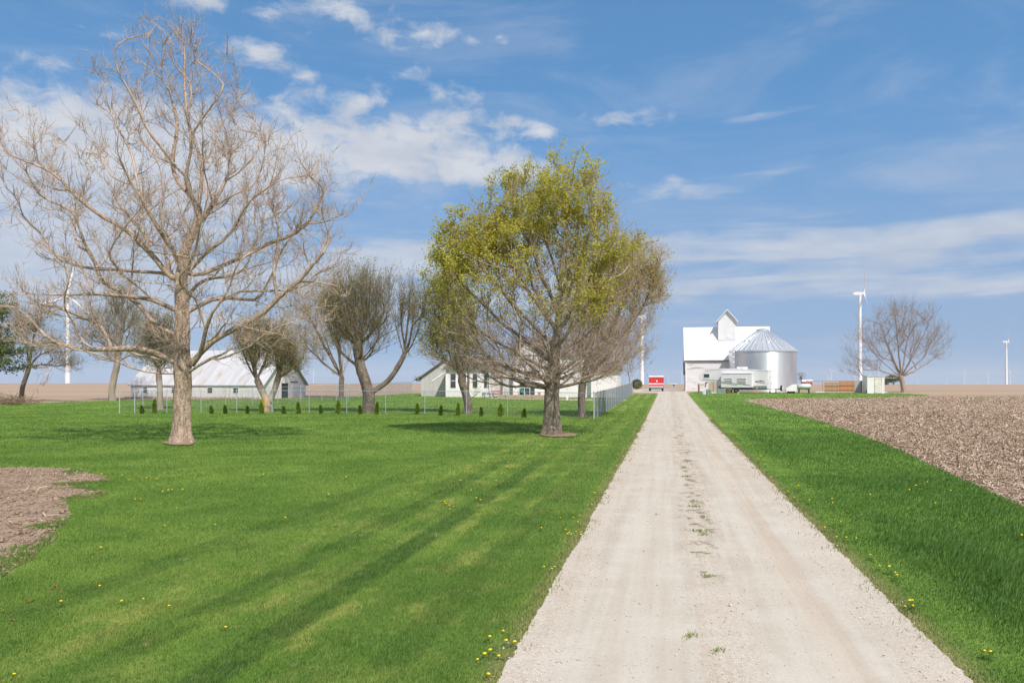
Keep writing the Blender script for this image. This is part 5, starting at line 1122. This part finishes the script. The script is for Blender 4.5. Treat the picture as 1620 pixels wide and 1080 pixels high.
# ---- far trees and farm on the skyline
for px, row, h, r, lb, n in ((1392,607.5,12,7,'small dark far-off tree on the skyline right of the shed',700),(1414,608,16,12,'rounder pale green far-off tree behind the leafless tree trunk',900),(1402,608,9,9,'low dark bush between two far-off trees on the skyline',500),(1267.5,607.5,21,8,'thin grey far-off tree just right of the grain bin',260),(668,607,12,14,'hazy far-off clump of trees on the left skyline left of the house',500)):
    dist = 620.0; k = dist/F; b = at(px, row, dist); root = thing('far_tree', lb, 'tree', (b.x, dist, gnd(b.x, dist)), 0, 'far trees on the skyline'); g = np.random.default_rng(int(px))
    H = EYE+(HZ-(row-h))*k-root.location.z; d = g.normal(0, 1, (n, 3)); d /= np.linalg.norm(d, axis=1)[:, None]; p = d*g.uniform(.3, 1, (n, 1))**.5*np.array([r*k, r*k, H*.36])*(1+.25*g.normal(0, 1, (n, 1))*.6)+np.array([0, 0, H*.62])
    a_ = g.normal(0, 1, (n, 3)); a_ /= np.linalg.norm(a_, axis=1)[:, None]; b_ = np.cross(a_, g.normal(0, 1, (n, 3))); b_ /= np.linalg.norm(b_, axis=1)[:, None]; L_ = (1.0 if px != 1267.5 else .55)*g.uniform(.5, 1.3, (n, 1))
    V = np.stack([p, p+a_*L_*.5+b_*L_*.4, p+a_*L_, p+a_*L_*.5-b_*L_*.4], 1).reshape(-1, 3)
    link('crown', np_mesh('crown', V, np.arange(4*n).reshape(-1, 4), 4), leafmat('far_leaf_%d' % px, *(((.10,.13,.05), (.16,.18,.07)) if px not in (1267.5,) else ((.25,.22,.18), (.30,.26,.22))), .2), root)
    m = MB().tube([(0,0,-.5),(0,0,H*.7)], [.5,.2], 7)
    for q in range(6): m.tube([(0,0,H*.35),(g.uniform(-1,1)*r*k*.7,g.uniform(-1,1)*r*k*.7,H*g.uniform(.6,.9))], [.22,.06], 5)
    m.build('trunk', B_OLD, root)
for px, w_, h_, lb, m1, m2, row in ((1277,16,6,'far red farm building with pale roof beyond the fuel tank',mat('far_red', (.42,.10,.08)),M_trim,606.5),(1402.5,7,6,'tiny far white barn between the skyline trees',M_wht,mat('far_roof', (.55,.55,.56)),607.5),(1066.5,9,5,'low white far shed on the field right of the red trailer',M_wht,M_galv,611)):
    dist = 620.0 if row < 610 else 300.0; k = dist/F; b = at(px, row, dist); root = thing('far_barn', lb, 'barn', (b.x, dist, gnd(b.x, dist)), ROT, None); wq = w_*k/2; hq = h_*k+(b.z-root.location.z)
    MB().box(-wq, wq, 0, wq*1.2, -.5, hq*.6).build('wall', m1, root); MB().prism([(-.4, hq*.6), (wq*1.2+.4, hq*.6), (wq*.6, hq)], -wq-.3, wq+.3, 'x').build('roof', m2, root); MB().box(-wq*.3, wq*.1, -.06, -.01, -.4, hq*.45).build('door', M_steel, root)

# ------------------------------------------------------------------ dandelions, weeds on the drive, fallen leaves
M_dand = mat('dandelion_yellow', (.85,.58,.01), (.78,.50,.01), 30, rough=.7); M_dst = mat('dandelion_stem', (.16,.22,.06)); M_dlf = leafmat('dandelion_leaf', (.06,.14,.025), (.09,.18,.03))
def dandelion_proto():
    root = thing('dandelion', 'dandelion', 'flower', (0,0,0)); MB().tube([(0,0,0),(.01,.0,.05),(.008,.005,.085)], [.003,.003,.0025], 5).build('stem', M_dst, root)
    m = MB().lathe([(.004,.083),(.016,.088),(.021,.095),(.014,.104),(.003,.107)], 14, (.008,.005,0))
    for q in range(14): a = 2*PI*q/14; m.add([(.008+math.cos(a-.2)*.015,.005+math.sin(a-.2)*.015,.091),(.008+math.cos(a+.2)*.015,.005+math.sin(a+.2)*.015,.091),(.008+math.cos(a)*.028,.005+math.sin(a)*.028,.098)], [(0,1,2)])
    m.build('flower_head', M_dand, root)
    m = MB()
    for q in range(7): a = 2*PI*q/7+.3; c_, s_ = math.cos(a), math.sin(a); m.add([(0,0,.012),(c_*.05-s_*.014,s_*.05+c_*.014,.035),(c_*.11,s_*.11,.02),(c_*.05+s_*.014,s_*.05-c_*.014,.035)], [(0,1,2,3)])
    m.build('leaves', M_dlf, root); return root
proto = dandelion_proto(); first = True
LB_ = {'l': ('yellow dandelion growing in the mown lawn left of the drive', 'dandelions in the left lawn'), 'e': ('yellow dandelion at the grassy left edge of the gravel drive', 'dandelions along the left drive edge'), 'r': ('yellow dandelion in the grass verge right of the drive', 'dandelions in the right verge')}
DN = [('e', *q) for q in ((773,1018),(798,1006),(801,1025),(814,1026),(776,1040),(789,1048),(755,1053),(768,1046),(770,1077),(862,904),(877,903),(872,906),(895,843),(900,848),(905,850),(912,846),(917,852),(919,847),(898,850),(856,841),(886,823),(906,823),(916,820),(914,831),(931,803),(937,803),(940,785),(958,755),(978,723))]
DN += [('l', *q) for q in ((95,962),(156,934),(268,966),(159,872),(193,959),(225,955),(280,807),(260,836),(215,794),(222,794),(248,762),(257,783),(265,781),(272,779),(289,779),(231,760),(205,763),(160,755),(193,757),(373,778),(415,755),(451,825),(340,835),(704,801),(710,804),(712,810),(717,805),(702,798),(755,794),(761,796),(728,764),(745,780),(729,764),(785,765),(803,742),(804,734),(795,753),(520,788),(548,760),(575,701),(356,1000),(22,1077),(763,733),(835,727))]
DN += [('r', *q) for q in ((1439,968),(1444,973),(1430,973),(1443,965),(1390,906),(1415,918),(1408,911),(1417,922),(1375,889),(1323,859),(1339,861),(1304,845),(1354,861),(1330,834),(1281,800),(1256,795),(1248,785),(1262,778),(1247,740),(1200,732),(1210,741),(1204,728),(1161,690),(1165,695),(1158,688),(1195,684),(1225,683),(1264,684),(1317,805),(1316,798),(1467,770),(1504,785),(1439,784),(1448,777),(1480,805),(1402,730),(1556,1046),(1567,1048),(1617,858),(1378,792))]
for i, (kd, px, row) in enumerate(DN):
    x, y, z, s_ = P(px, row); o = proto if i == 0 else copy_tree(proto)
    sc = (.72 if row > 800 else .9)*RNG.uniform(.8, 1.2); o.location = (x, y, z+(.0 if kd != 'r' else .03)); o.scale = (sc, sc, sc*(1 if kd != 'r' else 1.25)); o.rotation_euler = (RNG.uniform(-.15,.15), RNG.uniform(-.15,.15), RNG.uniform(0,6)); o['label'], o['group'] = LB_[kd]
m_w = leafmat('drive_weed', (.17,.24,.06), (.28,.32,.11), .3)
wd = None
for i, (px, row) in enumerate(((1136,1036),(1092,1013),(1117,918),(1114,910),(1121,917),(1097,878),(1108,878),(1118,880),(1113,850),(1106,845),(1090,824),(1112,822),(1098,805),(1096,797),(1090,789),(1104,787),(1087,770),(1086,757),(1085,748),(1082,742),(1087,731),(1086,718))):
    if wd is None:
        wd = tuft('drive_weed', 'low green weed tuft in the middle of the gravel drive', 'weed', px, row, 46, .035, .009, m_w, .045, 'weed tufts along the middle of the drive')
        wd.children[0].scale = (1.4, .8, 1); o = wd
    else:
        o = copy_tree(wd); x, y, z, s_ = P(px, row); o.location = (x, y, z)
    sc = RNG.uniform(.45, .95)*(1 if row > 860 else 1.3); o.scale = (sc*1.3, sc, sc); o.rotation_euler = (0,0,RNG.uniform(0,6)); o.location.z = gnd(o.location.x, o.location.y)+.035
M_dl = mat('dead_leaf', (.30,.12,.05), (.22,.10,.05), 8, rough=.8)
lf = None
for px, row in ((88,931),(80,940),(96,941),(47,956),(5,972),(43,1001),(145,880),(90,896),(20,985)):
    x, y, z, s_ = P(px, row)
    if lf is None:
        lf = thing('dead_leaf', 'curled reddish-brown dead leaf on the grass at lower left', 'leaf', (0,0,0), 0, 'dead leaves at lower left'); MB().add([(-.09,0,.05),(-.03,-.045,.06),(.06,-.035,.045),(.1,0,.07),(.05,.04,.06),(-.03,.05,.075),(0,0,.05)], [(0,1,6),(1,2,6),(2,3,6),(3,4,6),(4,5,6),(5,0,6)]).build('blade', M_dl, lf); MB().tube([(-.09,0,.05),(-.14,.02,.05)],.004,4).build('stalk', M_dl, lf); o = lf
    else: o = copy_tree(lf)
    sc = RNG.uniform(.45, .8); o.location = (x, y, z+.012); o.scale = (sc*1.3, sc*.55, sc*.7); o.rotation_euler = (0,0,RNG.uniform(0,6))
# bare soil rings round the two front trunks
for px, row, rx, ry, nm in ((284,702,26,4.2,'sycamore'),(884,689,30,3.6,'maple')):
    ring = [(px+rx*math.cos(2*PI*i/18)*RNG.uniform(.85,1.15), row+ry*math.sin(2*PI*i/18)*RNG.uniform(.85,1.1)) for i in range(18)]
    sheet('bare_soil', polyP(ring), .062, mat('soil_ring_'+nm, (.32,.21,.14), (.24,.155,.10), 6, rough=.95, bump=.6), 1.0)
# ------------------------------------------------------------------ thin spring haze
hz_ = bpy.data.materials.new('haze'); hz_.use_nodes = True; hz_.node_tree.nodes.clear(); T = NT(hz_.node_tree)
pv = T.n('ShaderNodeVolumePrincipled', {'Color': (.93, .96, 1.0, 1), 'Density': .000065, 'Anisotropy': .0})
T.t.links.new(pv.outputs[0], T.n('ShaderNodeOutputMaterial').inputs['Volume'])
tag(MB().box(-14200, 14200, -60, 12200, -32, 175).build('haze', hz_), kind='stuff')
